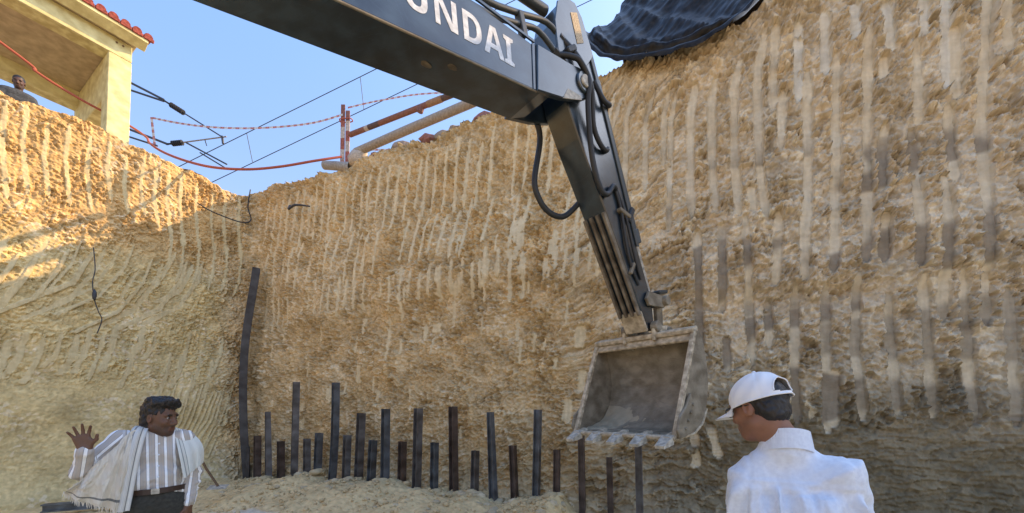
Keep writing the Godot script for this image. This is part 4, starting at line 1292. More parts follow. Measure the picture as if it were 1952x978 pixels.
# ---------------------------------------------------------------- smooth bodies from joined distances
class Field:
	var prims := []
	func capsule(a: Vector3, b: Vector3, ra: float, rb: float, k := 0.03, sign := 1.0):
		prims.append([0, a, b, ra, rb, k, sign])
	func ball(c: Vector3, r: Vector3, turn := Basis(), k := 0.02, sign := 1.0):
		prims.append([1, c, r, turn, 0.0, k, sign])
	func chain(pts: Array, rs: Array, k := 0.03):
		for i in pts.size() - 1:
			capsule(pts[i], pts[i + 1], rs[i], rs[i + 1], k)
	# surface nets: one vertex in each cell that the surface crosses, one quad round each crossed edge
	func build(cell: float) -> Dictionary:
		var lo := Vector3.ONE * 1e9
		var hi := -lo
		for p in prims:
			if p[6] < 0.0:
				continue
			var r: float = maxf(p[3], p[4]) if p[0] == 0 else maxf(p[2].x, maxf(p[2].y, p[2].z))
			var a: Vector3 = p[1]
			var b: Vector3 = p[2] if p[0] == 0 else p[1]
			lo = lo.min(a.min(b) - Vector3.ONE * r)
			hi = hi.max(a.max(b) + Vector3.ONE * r)
		lo -= Vector3.ONE * cell * 3.0
		hi += Vector3.ONE * cell * 3.0
		var nx := int((hi.x - lo.x) / cell) + 2
		var ny := int((hi.y - lo.y) / cell) + 2
		var nz := int((hi.z - lo.z) / cell) + 2
		var f := PackedFloat32Array()
		f.resize(nx * ny * nz)
		f.fill(10.0)
		for p in prims:
			var k: float = p[5]
			var sub: bool = p[6] < 0.0
			var r: float = maxf(p[3], p[4]) if p[0] == 0 else maxf(p[2].x, maxf(p[2].y, p[2].z))
			var pad := r + k + cell * 2.0
			var a: Vector3 = p[1]
			var b: Vector3 = p[2] if p[0] == 0 else p[1]
			var l: Vector3 = ((a.min(b) - Vector3.ONE * pad - lo) / cell).floor()
			var h: Vector3 = ((a.max(b) + Vector3.ONE * pad - lo) / cell).ceil()
			var x0 := clampi(int(l.x), 0, nx - 1)
			var x1 := clampi(int(h.x), 0, nx - 1)
			var y0 := clampi(int(l.y), 0, ny - 1)
			var y1 := clampi(int(h.y), 0, ny - 1)
			var z0 := clampi(int(l.z), 0, nz - 1)
			var z1 := clampi(int(h.z), 0, nz - 1)
			var ba := b - a
			var bb := maxf(ba.length_squared(), 1e-9)
			var inv := Basis()
			var rr := Vector3.ONE
			if p[0] == 1:
				inv = (p[3] as Basis).transposed()
				rr = p[2]
			var irr := Vector3.ONE / rr
			var irr2 := irr * irr
			for z in range(z0, z1 + 1):
				for y in range(y0, y1 + 1):
					var at := (z * ny + y) * nx
					for x in range(x0, x1 + 1):
						var q := lo + Vector3(x, y, z) * cell - a
						var d: float
						if p[0] == 0:
							var t := clampf(q.dot(ba) / bb, 0.0, 1.0)
							d = (q - ba * t).length() - lerpf(p[3], p[4], t)
						else:
							var e := inv * q
							var k0 := (e * irr).length()
							d = k0 * (k0 - 1.0) / maxf((e * irr2).length(), 1e-6)
						var o := f[at + x]
						if sub:
							var m := maxf(k - absf(o + d), 0.0) / k
							f[at + x] = maxf(o, -d) + m * m * k * 0.25
						else:
							var m := maxf(k - absf(o - d), 0.0) / k
							f[at + x] = minf(o, d) - m * m * k * 0.25
		var cell_of := PackedInt32Array()
		cell_of.resize(nx * ny * nz)
		cell_of.fill(-1)
		var verts := PackedVector3Array()
		var index := PackedInt32Array()
		var off := [0, 1, nx, nx + 1, nx * ny, nx * ny + 1, nx * ny + nx, nx * ny + nx + 1]
		var corner := [Vector3(0, 0, 0), Vector3(1, 0, 0), Vector3(0, 1, 0), Vector3(1, 1, 0), Vector3(0, 0, 1), Vector3(1, 0, 1), Vector3(0, 1, 1), Vector3(1, 1, 1)]
		var edges := [[0, 1], [2, 3], [4, 5], [6, 7], [0, 2], [1, 3], [4, 6], [5, 7], [0, 4], [1, 5], [2, 6], [3, 7]]
		for z in nz - 1:
			for y in ny - 1:
				var base := (z * ny + y) * nx
				for x in nx - 1:
					var at := base + x
					var s0 := f[at] < 0.0
					if (f[at + 1] < 0.0) == s0 and (f[at + nx] < 0.0) == s0 and (f[at + nx + 1] < 0.0) == s0 and (f[at + off[4]] < 0.0) == s0 and (f[at + off[5]] < 0.0) == s0 and (f[at + off[6]] < 0.0) == s0 and (f[at + off[7]] < 0.0) == s0:
						continue
					var sum := Vector3.ZERO
					var n := 0
					for e in edges:
						var fa := f[at + off[e[0]]]
						var fb := f[at + off[e[1]]]
						if (fa < 0.0) != (fb < 0.0):
							sum += (corner[e[0]] as Vector3).lerp(corner[e[1]], fa / (fa - fb))
							n += 1
					cell_of[at] = verts.size()
					verts.append(lo + (Vector3(x, y, z) + sum / n) * cell)
		var sx := 1
		var sy := nx
		var sz := nx * ny
		for z in range(1, nz - 1):
			for y in range(1, ny - 1):
				var base := (z * ny + y) * nx
				for x in range(1, nx - 1):
					var at := base + x
					if cell_of[at] < 0:
						continue
					var inside := f[at] < 0.0
					for ax in 3:
						var step := sx if ax == 0 else (sy if ax == 1 else sz)
						if (f[at + step] < 0.0) == inside:
							continue
						var u := sy if ax == 0 else (sz if ax == 1 else sx)
						var v := sz if ax == 0 else (sx if ax == 1 else sy)
						var q0 := cell_of[at]
						var q1 := cell_of[at - u]
						var q2 := cell_of[at - u - v]
						var q3 := cell_of[at - v]
						if q1 < 0 or q2 < 0 or q3 < 0:
							continue
						if inside:
							index.append_array([q0, q2, q1, q0, q3, q2])
						else:
							index.append_array([q0, q1, q2, q0, q2, q3])
		var normals := PackedVector3Array()
		normals.resize(verts.size())
		for i in range(0, index.size(), 3):
			var nn := (verts[index[i + 2]] - verts[index[i]]).cross(verts[index[i + 1]] - verts[index[i]])
			normals[index[i]] += nn
			normals[index[i + 1]] += nn
			normals[index[i + 2]] += nn
		for i in normals.size():
			normals[i] = normals[i].normalized()
		return {"v": verts, "n": normals, "i": index}

# turn field data into a mesh; wrinkle displaces along the normal, tint colours and uv lays stripes
func skinned(d: Dictionary, tint: Callable, wrinkle: Variant = null, lay: Variant = null) -> ArrayMesh:
	var arr := []
	arr.resize(Mesh.ARRAY_MAX)
	var verts: PackedVector3Array = d.v
	var normals: PackedVector3Array = d.n
	var cols := PackedColorArray()
	var uvs := PackedVector2Array()
	var moved := PackedVector3Array()
	for i in verts.size():
		var p := verts[i]
		cols.append((tint as Callable).call(p))
		if lay != null:
			uvs.append((lay as Callable).call(p))
		moved.append(p + normals[i] * float((wrinkle as Callable).call(p)) if wrinkle != null else p)
	arr[Mesh.ARRAY_VERTEX] = moved
	arr[Mesh.ARRAY_COLOR] = cols
	arr[Mesh.ARRAY_INDEX] = d.i
	if lay != null:
		arr[Mesh.ARRAY_TEX_UV] = uvs
	if wrinkle != null:
		var idx: PackedInt32Array = d.i
		var nn := PackedVector3Array()
		nn.resize(verts.size())
		for i in range(0, idx.size(), 3):
			var c := (moved[idx[i + 2]] - moved[idx[i]]).cross(moved[idx[i + 1]] - moved[idx[i]])
			nn[idx[i]] += c
			nn[idx[i + 1]] += c
			nn[idx[i + 2]] += c
		for i in nn.size():
			nn[i] = nn[i].normalized()
		normals = nn
	arr[Mesh.ARRAY_NORMAL] = normals
	var m := ArrayMesh.new()
	m.add_surface_from_arrays(Mesh.PRIMITIVE_TRIANGLES, arr)
	return m

func joined(meshes: Array) -> ArrayMesh:
	var st := SurfaceTool.new()
	st.begin(Mesh.PRIMITIVE_TRIANGLES)
	for m in meshes:
		st.append_from(m, 0, Transform3D())
	return st.commit()

# a head round its own origin (between the ears), facing +z: added to a field through the transform t
func head_field(f: Field, t: Transform3D):
	var B := t.basis
	f.ball(t * Vector3(0, 0.035, -0.012), Vector3(0.077, 0.092, 0.097), B, 0.02)
	f.ball(t * Vector3(0, -0.03, 0.022), Vector3(0.062, 0.085, 0.072), B, 0.03)
	f.ball(t * Vector3(0, -0.092, 0.058), Vector3(0.028, 0.022, 0.026), B, 0.03)
	f.capsule(t * Vector3(-0.05, -0.06, 0.0), t * Vector3(-0.02, -0.095, 0.05), 0.02, 0.018, 0.03)
	f.capsule(t * Vector3(0.05, -0.06, 0.0), t * Vector3(0.02, -0.095, 0.05), 0.02, 0.018, 0.03)
	f.capsule(t * Vector3(-0.04, 0.03, 0.078), t * Vector3(0.04, 0.03, 0.078), 0.014, 0.014, 0.015)
	for s in [-1.0, 1.0]:
		f.ball(t * Vector3(0.031 * s, 0.008, 0.092), Vector3(0.018, 0.012, 0.014), B, 0.012, -1.0)
		f.ball(t * Vector3(0.04 * s, -0.022, 0.066), Vector3(0.02, 0.018, 0.018), B, 0.02)
	f.capsule(t * Vector3(0, 0.018, 0.088), t * Vector3(0, -0.028, 0.108), 0.009, 0.013, 0.012)
	f.ball(t * Vector3(0.013, -0.033, 0.095), Vector3(0.009, 0.008, 0.01), B, 0.008)
	f.ball(t * Vector3(-0.013, -0.033, 0.095), Vector3(0.009, 0.008, 0.01), B, 0.008)
	f.capsule(t * Vector3(-0.018, -0.062, 0.086), t * Vector3(0.018, -0.062, 0.086), 0.006, 0.006, 0.008)
	f.capsule(t * Vector3(-0.015, -0.072, 0.086), t * Vector3(0.015, -0.072, 0.086), 0.007, 0.007, 0.006)
	for s in [-1.0, 1.0]:
		f.ball(t * Vector3(0.079 * s, 0.0, -0.01), Vector3(0.009, 0.032, 0.02), B * Basis(Vector3.UP, 0.35 * s), 0.008)
		f.ball(t * Vector3(0.088 * s, 0.003, -0.004), Vector3(0.006, 0.02, 0.011), B * Basis(Vector3.UP, 0.35 * s), 0.004, -1.0)

# a hand: palm from the wrist along dir, palm facing out, thumb to the side given; curl bends each finger
func hand_field(f: Field, wrist: Vector3, dir: Vector3, facing: Vector3, thumb: Vector3, curls: Array, spread: float, size := 1.0):
	dir = dir.normalized()
	thumb = (thumb - dir * thumb.dot(dir)).normalized()
	facing = (facing - dir * facing.dot(dir) - thumb * facing.dot(thumb)).normalized()
	var P := func(a: float, b: float, c: float) -> Vector3: return wrist + (dir * a + thumb * b + facing * c) * size
	for k in 4:
		var b := 0.030 - 0.020 * k
		f.capsule(P.call(0.01, b * 0.6, 0.0), P.call(0.088 - 0.004 * absf(k - 1.0), b, 0.0), 0.0155 * size, 0.0125 * size, 0.016)
	f.capsule(P.call(0.015, 0.022, 0.006), P.call(0.055, 0.034, 0.010), 0.017 * size, 0.013 * size, 0.016)
	var lens := [0.070, 0.078, 0.072, 0.056]
	for k in 4:
		var b := 0.030 - 0.020 * k
		var side := (1.5 - k) * spread
		var d := (dir + thumb * side).normalized()
		var c: float = curls[k + 1]
		var p: Vector3 = P.call(0.088 - 0.004 * absf(k - 1.0), b, 0.0)
		var turn := 0.25
		var r := 0.0095
		for seg in 3:
			var ang := c * turn
			var dd := (d * cos(ang) + facing * sin(ang)).normalized()
			var q: Vector3 = p + dd * lens[k] * size * [0.46, 0.30, 0.24][seg]
			f.capsule(p, q, r * size, (r - 0.0012) * size, 0.004)
			p = q
			r -= 0.0010
			turn += 0.9
	var tp: Vector3 = P.call(0.030, 0.034, 0.006)
	var cur: float = curls[0]
	var d1 := (dir * 0.62 + thumb * (0.85 - 0.5 * cur) + facing * (0.25 + 0.3 * cur)).normalized()
	var t1: Vector3 = tp + d1 * 0.038 * size
	var d2 := (dir * 0.85 + thumb * (0.35 - 0.5 * cur) + facing * (0.15 + 0.3 * cur)).normalized()
	f.capsule(tp, t1, 0.013 * size, 0.0105 * size, 0.010)
	f.capsule(t1, t1 + d2 * 0.030 * size, 0.0105 * size, 0.0085 * size, 0.004)

func eyes(parent: Node3D, t: Transform3D):
	for s in [-1.0, 1.0]:
		var e := SphereMesh.new()
		e.radius = 0.0105
		e.height = 0.021
		e.radial_segments = 16
		e.rings = 8
		var n := put("eye", e, M.eye, parent)
		n.position = t * Vector3(0.031 * s, 0.008, 0.0765)
		var ir := Shape.new()
		ir.drum(Vector3(0, 0, 0.0078), Vector3(0, 0, 0.0112), 0.0062, 12)
		var i := put("iris", ir.mesh(), M.hair, n)
		i.basis = t.basis

# legs, trunk and arms shared by the standing figures; joints in the figure's own metres
func body_field(f: Field, J: Dictionary, fat: float, k := 0.05):
	for s in ["l", "r"]:
		f.chain([J["hip_" + s], J["knee_" + s], J["ankle_" + s]], [0.085 * fat, 0.055 * fat, 0.04 * fat], 0.04)
		f.capsule(J["ankle_" + s] + Vector3(0, -0.03, -0.03), J["ankle_" + s] + Vector3(0, -0.05, 0.15), 0.042, 0.035, 0.03)
		f.chain([J["shoulder_" + s], J["elbow_" + s], J["wrist_" + s]], [0.052 * fat, 0.040 * fat, 0.027], 0.03)
	trunk_field(f, J, fat, k)

func trunk_field(f: Field, J: Dictionary, fat: float, k := 0.05):
	var sl: Vector3 = J.shoulder_l
	var sr: Vector3 = J.shoulder_r
	var mid := (sl + sr) * 0.5
	var pel: Vector3 = J.pelvis
	var across := (sl - sr).normalized()
	f.capsule(sl.lerp(sr, 0.10), sl.lerp(sr, 0.9), 0.062 * fat, 0.062 * fat, k)
	var chest := mid.lerp(pel, 0.30)
	f.capsule(chest + across * 0.085, chest - across * 0.085, 0.105 * fat, 0.105 * fat, k)
	var waist := mid.lerp(pel, 0.72)
	f.capsule(waist + across * 0.065 + J.get("belly", Vector3.ZERO), waist - across * 0.065 + J.get("belly", Vector3.ZERO), 0.105 * fat, 0.105 * fat, k)
	f.capsule(pel + across * 0.07, pel - across * 0.07, 0.10 * fat, 0.10 * fat, k)
	f.capsule(mid, J.neck, 0.062, 0.052, 0.05)

func skin_tint(base: Color, t: Transform3D, stubble: float) -> Callable:
	var inv := t.affine_inverse()
	var n := noise(9.0, 2, 101)
	return func(p: Vector3):
		var q := inv * p
		var c := base * (1.0 + 0.10 * n.get_noise_3dv(p * 4.0))
		var near_head := q.length() < 0.2
		if near_head:
			var beard := smoothstep(-0.03, -0.06, q.y) * smoothstep(-0.02, 0.03, q.z) * stubble
			var lips := smoothstep(0.014, 0.008, absf(q.y + 0.067)) * smoothstep(0.03, 0.02, absf(q.x)) * smoothstep(0.07, 0.085, q.z)
			c = c.lerp(Color(0.02, 0.016, 0.014), beard * 0.6 * (1.0 - lips))
			c = c.lerp(Color(base.r * 0.9, base.g * 0.6, base.b * 0.6), lips * 0.7)
			var brow := smoothstep(0.010, 0.005, absf(q.y - 0.030 + 0.12 * maxf(0.0, absf(q.x) - 0.03))) * smoothstep(0.055, 0.045, absf(q.x)) * smoothstep(0.010, 0.016, absf(q.x)) * smoothstep(0.05, 0.07, q.z)
			c = c.lerp(Color(0.012, 0.01, 0.01), brow * 0.9)
		return Color(c.r, c.g, c.b)

func white_tint(_p: Vector3) -> Color:
	return Color.WHITE

# ---------------------------------------------------------------- the waving man
func build_waving_man():
	var o := thing("person", "person in a striped shirt and cream scarf raising an open hand on the pit floor", "person", Vector3(-2.53, 0.0, -2.85))
	o.rotation.y = deg_to_rad(41.4)
	# own axes: x to the viewer's right, z towards the viewer; his right arm is at -x
	var J := {"hip_l": Vector3(0.09, 0.90, 0), "knee_l": Vector3(0.11, 0.48, 0.02), "ankle_l": Vector3(0.12, 0.09, -0.02), "hip_r": Vector3(-0.09, 0.90, 0), "knee_r": Vector3(-0.12, 0.48, 0.02), "ankle_r": Vector3(-0.14, 0.09, -0.02),
		"shoulder_l": Vector3(0.150, 1.385, -0.01), "elbow_l": Vector3(0.205, 1.12, -0.04), "wrist_l": Vector3(0.18, 0.90, 0.04), "shoulder_r": Vector3(-0.185, 1.395, 0.0), "elbow_r": Vector3(-0.355, 1.20, 0.05), "wrist_r": Vector3(-0.335, 1.345, 0.16),
		"pelvis": Vector3(0, 0.95, 0), "neck": Vector3(0.01, 1.445, -0.01), "belly": Vector3(0, 0, 0.015)}
	var head := Transform3D(Basis(Vector3.UP, deg_to_rad(50)) * Basis(Vector3.RIGHT, 0.05), Vector3(0.015, 1.53, 0.02))
	var base := Color(0.145, 0.072, 0.043)
	var hf := Field.new()
	head_field(hf, head)
	hf.capsule(head * Vector3(0, -0.07, -0.02), Vector3(0.01, 1.40, -0.01), 0.052, 0.06, 0.03)
	var bf := Field.new()
	body_field(bf, J, 0.80)
	var h1 := Field.new()
	hand_field(h1, J.wrist_r, Vector3(-0.22, 1.0, 0.05), Vector3(0.15, 0.0, 1.0), Vector3(1, 0.2, 0), [0.1, 0.35, 0.2, 0.15, 0.3], 0.28, 0.98)
	h1.capsule(J.wrist_r, J.wrist_r + (J.elbow_r - J.wrist_r) * 0.3, 0.026, 0.03, 0.02)
	var h2 := Field.new()
	hand_field(h2, J.wrist_l, Vector3(0.02, -1.0, 0.05), Vector3(-0.6, 0.0, -0.5), Vector3(-0.5, -0.1, 0.9), [0.4, 0.7, 0.8, 0.9, 1.0], 0.04)
	h2.capsule(J.wrist_l, J.wrist_l + (J.elbow_l - J.wrist_l) * 0.3, 0.026, 0.03, 0.02)
	var tint := skin_tint(base, head, 0.9)
	put("body", joined([skinned(bf.build(0.018), tint), skinned(hf.build(0.0042), tint), skinned(h1.build(0.0036), tint), skinned(h2.build(0.0038), tint)]), M.skin, o)
	eyes(o, head)
	# hair: full, combed up from the forehead
	var hair := Field.new()
	hair.ball(head * Vector3(0, 0.062, -0.020), Vector3(0.085, 0.086, 0.099), head.basis, 0.02)
	hair.ball(head * Vector3(0, -0.015, -0.06), Vector3(0.076, 0.08, 0.055), head.basis, 0.03)
	for k in 7:
		hair.capsule(head * Vector3(-0.06 + 0.02 * k, 0.11, 0.02), head * Vector3(-0.055 + 0.02 * k, 0.108 + 0.010 * sin(k * 2.1), 0.064 + 0.008 * sin(k * 1.7)), 0.034, 0.020, 0.02)
		hair.capsule(head * Vector3(-0.05 + 0.016 * k, 0.12, 0.05), head * Vector3(-0.045 + 0.017 * k, 0.130 + 0.008 * sin(k * 4.1), 0.080), 0.02, 0.009, 0.012)
		hair.capsule(head * Vector3(-0.055 + 0.02 * k, 0.13, -0.04 + 0.02 * sin(k * 3.0)), head * Vector3(-0.05 + 0.019 * k, 0.142 + 0.006 * sin(k * 2.7), 0.01), 0.02, 0.012, 0.02)
	hair.ball(head * Vector3(0, -0.05, 0.085), Vector3(0.085, 0.108, 0.075), head.basis, 0.015, -1.0)
	var hn := noise(26.0, 2, 102)
	put("hair", skinned(hair.build(0.005), white_tint, func(p: Vector3): return 0.011 * hn.get_noise_3dv(p * Vector3(1.4, 0.7, 1.4))), M.hair, o)
	# shirt
	var sf := Field.new()
	trunk_field(sf, {"shoulder_l": J.shoulder_l, "shoulder_r": J.shoulder_r, "pelvis": Vector3(0, 1.03, 0), "neck": Vector3(0.01, 1.42, -0.01), "belly": J.belly}, 0.92)
	for s in ["l", "r"]:
		sf.chain([J["shoulder_" + s], J["elbow_" + s], (J["wrist_" + s] as Vector3).lerp(J["elbow_" + s], 0.08)], [0.060, 0.051, 0.040], 0.03)
	var fold := noise(5.0, 3, 103)
	var lay := func(p: Vector3) -> Vector2:
		for s in ["l", "r"]:
			var a: Vector3 = J["shoulder_" + s]
			var b: Vector3 = J["elbow_" + s]
			var c: Vector3 = J["wrist_" + s]
			var outward := 1.0 if s == "l" else -1.0
			if p.x * outward > absf(a.x) - 0.02:
				var up := p.distance_to(a.lerp(b, 0.5)) < p.distance_to(b.lerp(c, 0.5))
				var ax := (b - a).normalized() if up else (c - b).normalized()
				var sd := ax.cross(Vector3(0, 0, 1)).normalized()
				return Vector2((p - (a if up else b)).dot(sd) / 0.047, p.y)
		return Vector2((p.x + 0.03 * sin(p.y * 5.0) * 0.3) / 0.047 + 0.1, p.y)
	var wr := func(p: Vector3) -> float:
		var w := fold.get_noise_3dv(Vector3(p.x * 1.6, p.y * 2.2 + absf(p.x) * 1.6, p.z))
		return 0.013 * w + 0.010 * (1.0 - absf(fold.get_noise_3dv(Vector3(p.x * 1.2 + 9.0, p.y * 3.0, p.z))) * 2.0) * smoothstep(1.2, 1.02, p.y)
	var shirt := put("shirt", skinned(sf.build(0.0085), white_tint, wr, lay), M.stripes, o)
	for s in [-1.0, 1.0]:
		var col := Shape.new()
		col.prism(PackedVector2Array([Vector2(0, 0.02), Vector2(0.055, 0.045), Vector2(0.06, 0.005), Vector2(0.025, -0.035)]), Transform3D(Basis(Vector3.UP, 0.55 * s) * Basis(Vector3.RIGHT, -0.5) * Basis.from_scale(Vector3(s, 1, 1)), Vector3(0.012, 1.425, 0.064)), 0.008, 0.003)
		put("collar", col.mesh(), M.white_cloth, shirt)
	var pl := Shape.new()
	for k in 5:
		pl.drum(Vector3(0.012, 1.36 - 0.075 * k, 0.113 + 0.012 * k), Vector3(0.012, 1.36 - 0.075 * k, 0.121 + 0.012 * k), 0.006, 10)
	put("button_row", pl.mesh(), M.white_cloth, shirt)
	# trousers and belt
	var tf := Field.new()
	for s in ["l", "r"]:
		tf.chain([J["hip_" + s], J["knee_" + s], J["ankle_" + s]], [0.098, 0.078, 0.065], 0.05)
	tf.capsule(Vector3(0.068, 0.955, 0.004), Vector3(-0.068, 0.955, 0.004), 0.100, 0.100, 0.05)
	tf.capsule(Vector3(0.056, 0.99, 0.006), Vector3(-0.056, 0.99, 0.006), 0.100, 0.100, 0.03)
	var tn := noise(4.0, 3, 104)
	put("trousers", skinned(tf.build(0.012), white_tint, func(p: Vector3): return 0.008 * tn.get_noise_3dv(p * Vector3(1.5, 1.5, 1.5))), M.trousers, o)
	var belt := Shape.new()
	var ring := []
	for k in 33:
		var a := TAU * k / 32
		ring.append(Vector3(0.164 * cos(a), 1.035 + 0.004 * sin(a * 2.0), 0.008 + 0.114 * sin(a)))
	belt.sweep(ring, PackedVector2Array([Vector2(-0.006, 0.018), Vector2(0.006, 0.018), Vector2(0.006, -0.018), Vector2(-0.006, -0.018)]), [1.0], false)
	var bn := put("belt", belt.mesh(), M.leather, o)
	part_box("buckle", bn, M.bright_steel, Transform3D(Basis(), Vector3(0.0, 1.035, 0.127)), Vector3(0.045, 0.038, 0.008), 0.003)
	for s in ["l", "r"]:
		var sh := Field.new()
		sh.capsule(J["ankle_" + s] + Vector3(0, -0.035, -0.04), J["ankle_" + s] + Vector3(0, -0.05, 0.16), 0.05, 0.042, 0.02)
		put("shoe", skinned(sh.build(0.012), white_tint), M.leather, o)
	build_scarf(o)

func cloth_sheet(at: Callable, nu: int, nv: int, thick: float, tint: Callable) -> ArrayMesh:
	var s := Shape.new()
	var g := []
	for i in nu + 1:
		var row := []
		for j in nv + 1:
			row.append((at as Callable).call(float(i) / nu, float(j) / nv))
		g.append(row)
	for i in nu:
		for j in nv:
			var n: Vector3 = ((g[i + 1][j] - g[i][j]) as Vector3).cross(g[i][j + 1] - g[i][j]).normalized() * thick
			s.color = (tint as Callable).call(float(i) / nu, float(j) / nv)
			s.quad(g[i][j], g[i][j + 1], g[i + 1][j + 1], g[i + 1][j], 1)
			s.quad(g[i][j] - n, g[i + 1][j] - n, g[i + 1][j + 1] - n, g[i][j + 1] - n, 2)
	return s.mesh()

func build_scarf(o: Node3D):
	# one wide cloth over both shoulders; the end on his raised arm hangs open, the other falls over his upper arm
	var n := noise(4.0, 3, 111)
	var cream := func(u: float, v: float) -> Color:
		var c := Color(0.72, 0.66, 0.56)
		if v > 0.86 and v < 0.885 or (u > 0.93 and u < 0.955):
			c = Color(0.20, 0.20, 0.19)
		return c
	var top := curve([Vector3(-0.335, 1.165, 0.10), Vector3(-0.30, 1.235, 0.118), Vector3(-0.21, 1.34, 0.105), Vector3(-0.14, 1.44, 0.085), Vector3(-0.085, 1.465, 0.055)], 8)
	var low := curve([Vector3(-0.42, 1.085, 0.12), Vector3(-0.36, 1.03, 0.14), Vector3(-0.27, 0.985, 0.15), Vector3(-0.20, 0.95, 0.155), Vector3(-0.155, 0.925, 0.15)], 8)
	var at := func(u: float, v: float) -> Vector3:
		var i := u * (top.size() - 1)
		var k := mini(int(i), top.size() - 2)
		var a: Vector3 = (top[k] as Vector3).lerp(top[k + 1], i - k)
		var b: Vector3 = (low[k] as Vector3).lerp(low[k + 1], i - k)
		var p := a.lerp(b, v)
		p.z += 0.03 * sin(v * PI) + 0.020 * sin(u * 24.0 + 2.0 * v) * smoothstep(0.0, 0.5, v) * smoothstep(1.0, 0.85, u) + 0.012 * n.get_noise_2d(u * 2.0, v)
		return p
	var sc := put("scarf", cloth_sheet(at, 60, 30, 0.003, cream), M.scarf, o)
	# fringe along the hanging edge
	var fr := Shape.new(Color(0.74, 0.68, 0.58))
	for k in 58:
		var p: Vector3 = at.call(k / 57.0, 1.0)
		fr.tube([p + Vector3(0, 0.006, 0), p + Vector3(rng.randf_range(-0.008, 0.008), -0.022 - 0.012 * rng.randf(), 0.004)], [0.0028, 0.0012], 4)
	put("fringe", fr.mesh(), M.scarf, sc)
	# the bunched band from the neck down his front
	var band := func(u: float, v: float) -> Vector3:
		var path := [Vector3(-0.035, 1.475, -0.075), Vector3(-0.075, 1.478, -0.01), Vector3(-0.095, 1.44, 0.075), Vector3(-0.115, 1.33, 0.118), Vector3(-0.135, 1.18, 0.137), Vector3(-0.15, 1.05, 0.15), Vector3(-0.165, 0.93, 0.155)]
		var f := v * (path.size() - 1)
		var k := mini(int(f), path.size() - 2)
		var p: Vector3 = (path[k] as Vector3).cubic_interpolate(path[k + 1], path[maxi(k - 1, 0)], path[mini(k + 2, path.size() - 1)], f - k)
		p.x += (u - 0.5) * 0.085
		p.z += 0.014 * cos((u - 0.5) * PI * 3.0) + 0.008
		return p
	put("scarf_fold", cloth_sheet(band, 16, 44, 0.003, func(u: float, v: float): return Color(0.25, 0.25, 0.25) if absf(u - 0.22) < 0.04 or absf(u - 0.62) < 0.04 else Color(0.72, 0.71, 0.68)), M.scarf, sc)
	var other := func(u: float, v: float) -> Vector3:
		# u from the neck edge out over the shoulder, v down
		var a := Vector3(0.085, 1.47, -0.02).lerp(Vector3(0.185, 1.425, -0.03), u)
		var b := Vector3(0.150, 1.11, 0.105).lerp(Vector3(0.262, 1.20, 0.03), u)
		var p := a.lerp(b, v)
		p.z += 0.115 * sin(minf(v * 1.5, 1.0) * PI * 0.5) * (1.0 - 0.45 * u) + 0.012 * sin(u * 17.0) * v - 0.05 * v
		p += Vector3(0.03, 0.02, 0) * sin(v * PI) * u
		return p
	put("scarf_end", cloth_sheet(other, 30, 30, 0.003, func(u: float, v: float): return Color(0.30, 0.31, 0.30) if absf(u - 0.10) < 0.03 or absf(u - 0.24) < 0.015 else Color(0.70, 0.71, 0.66)), M.scarf, sc)

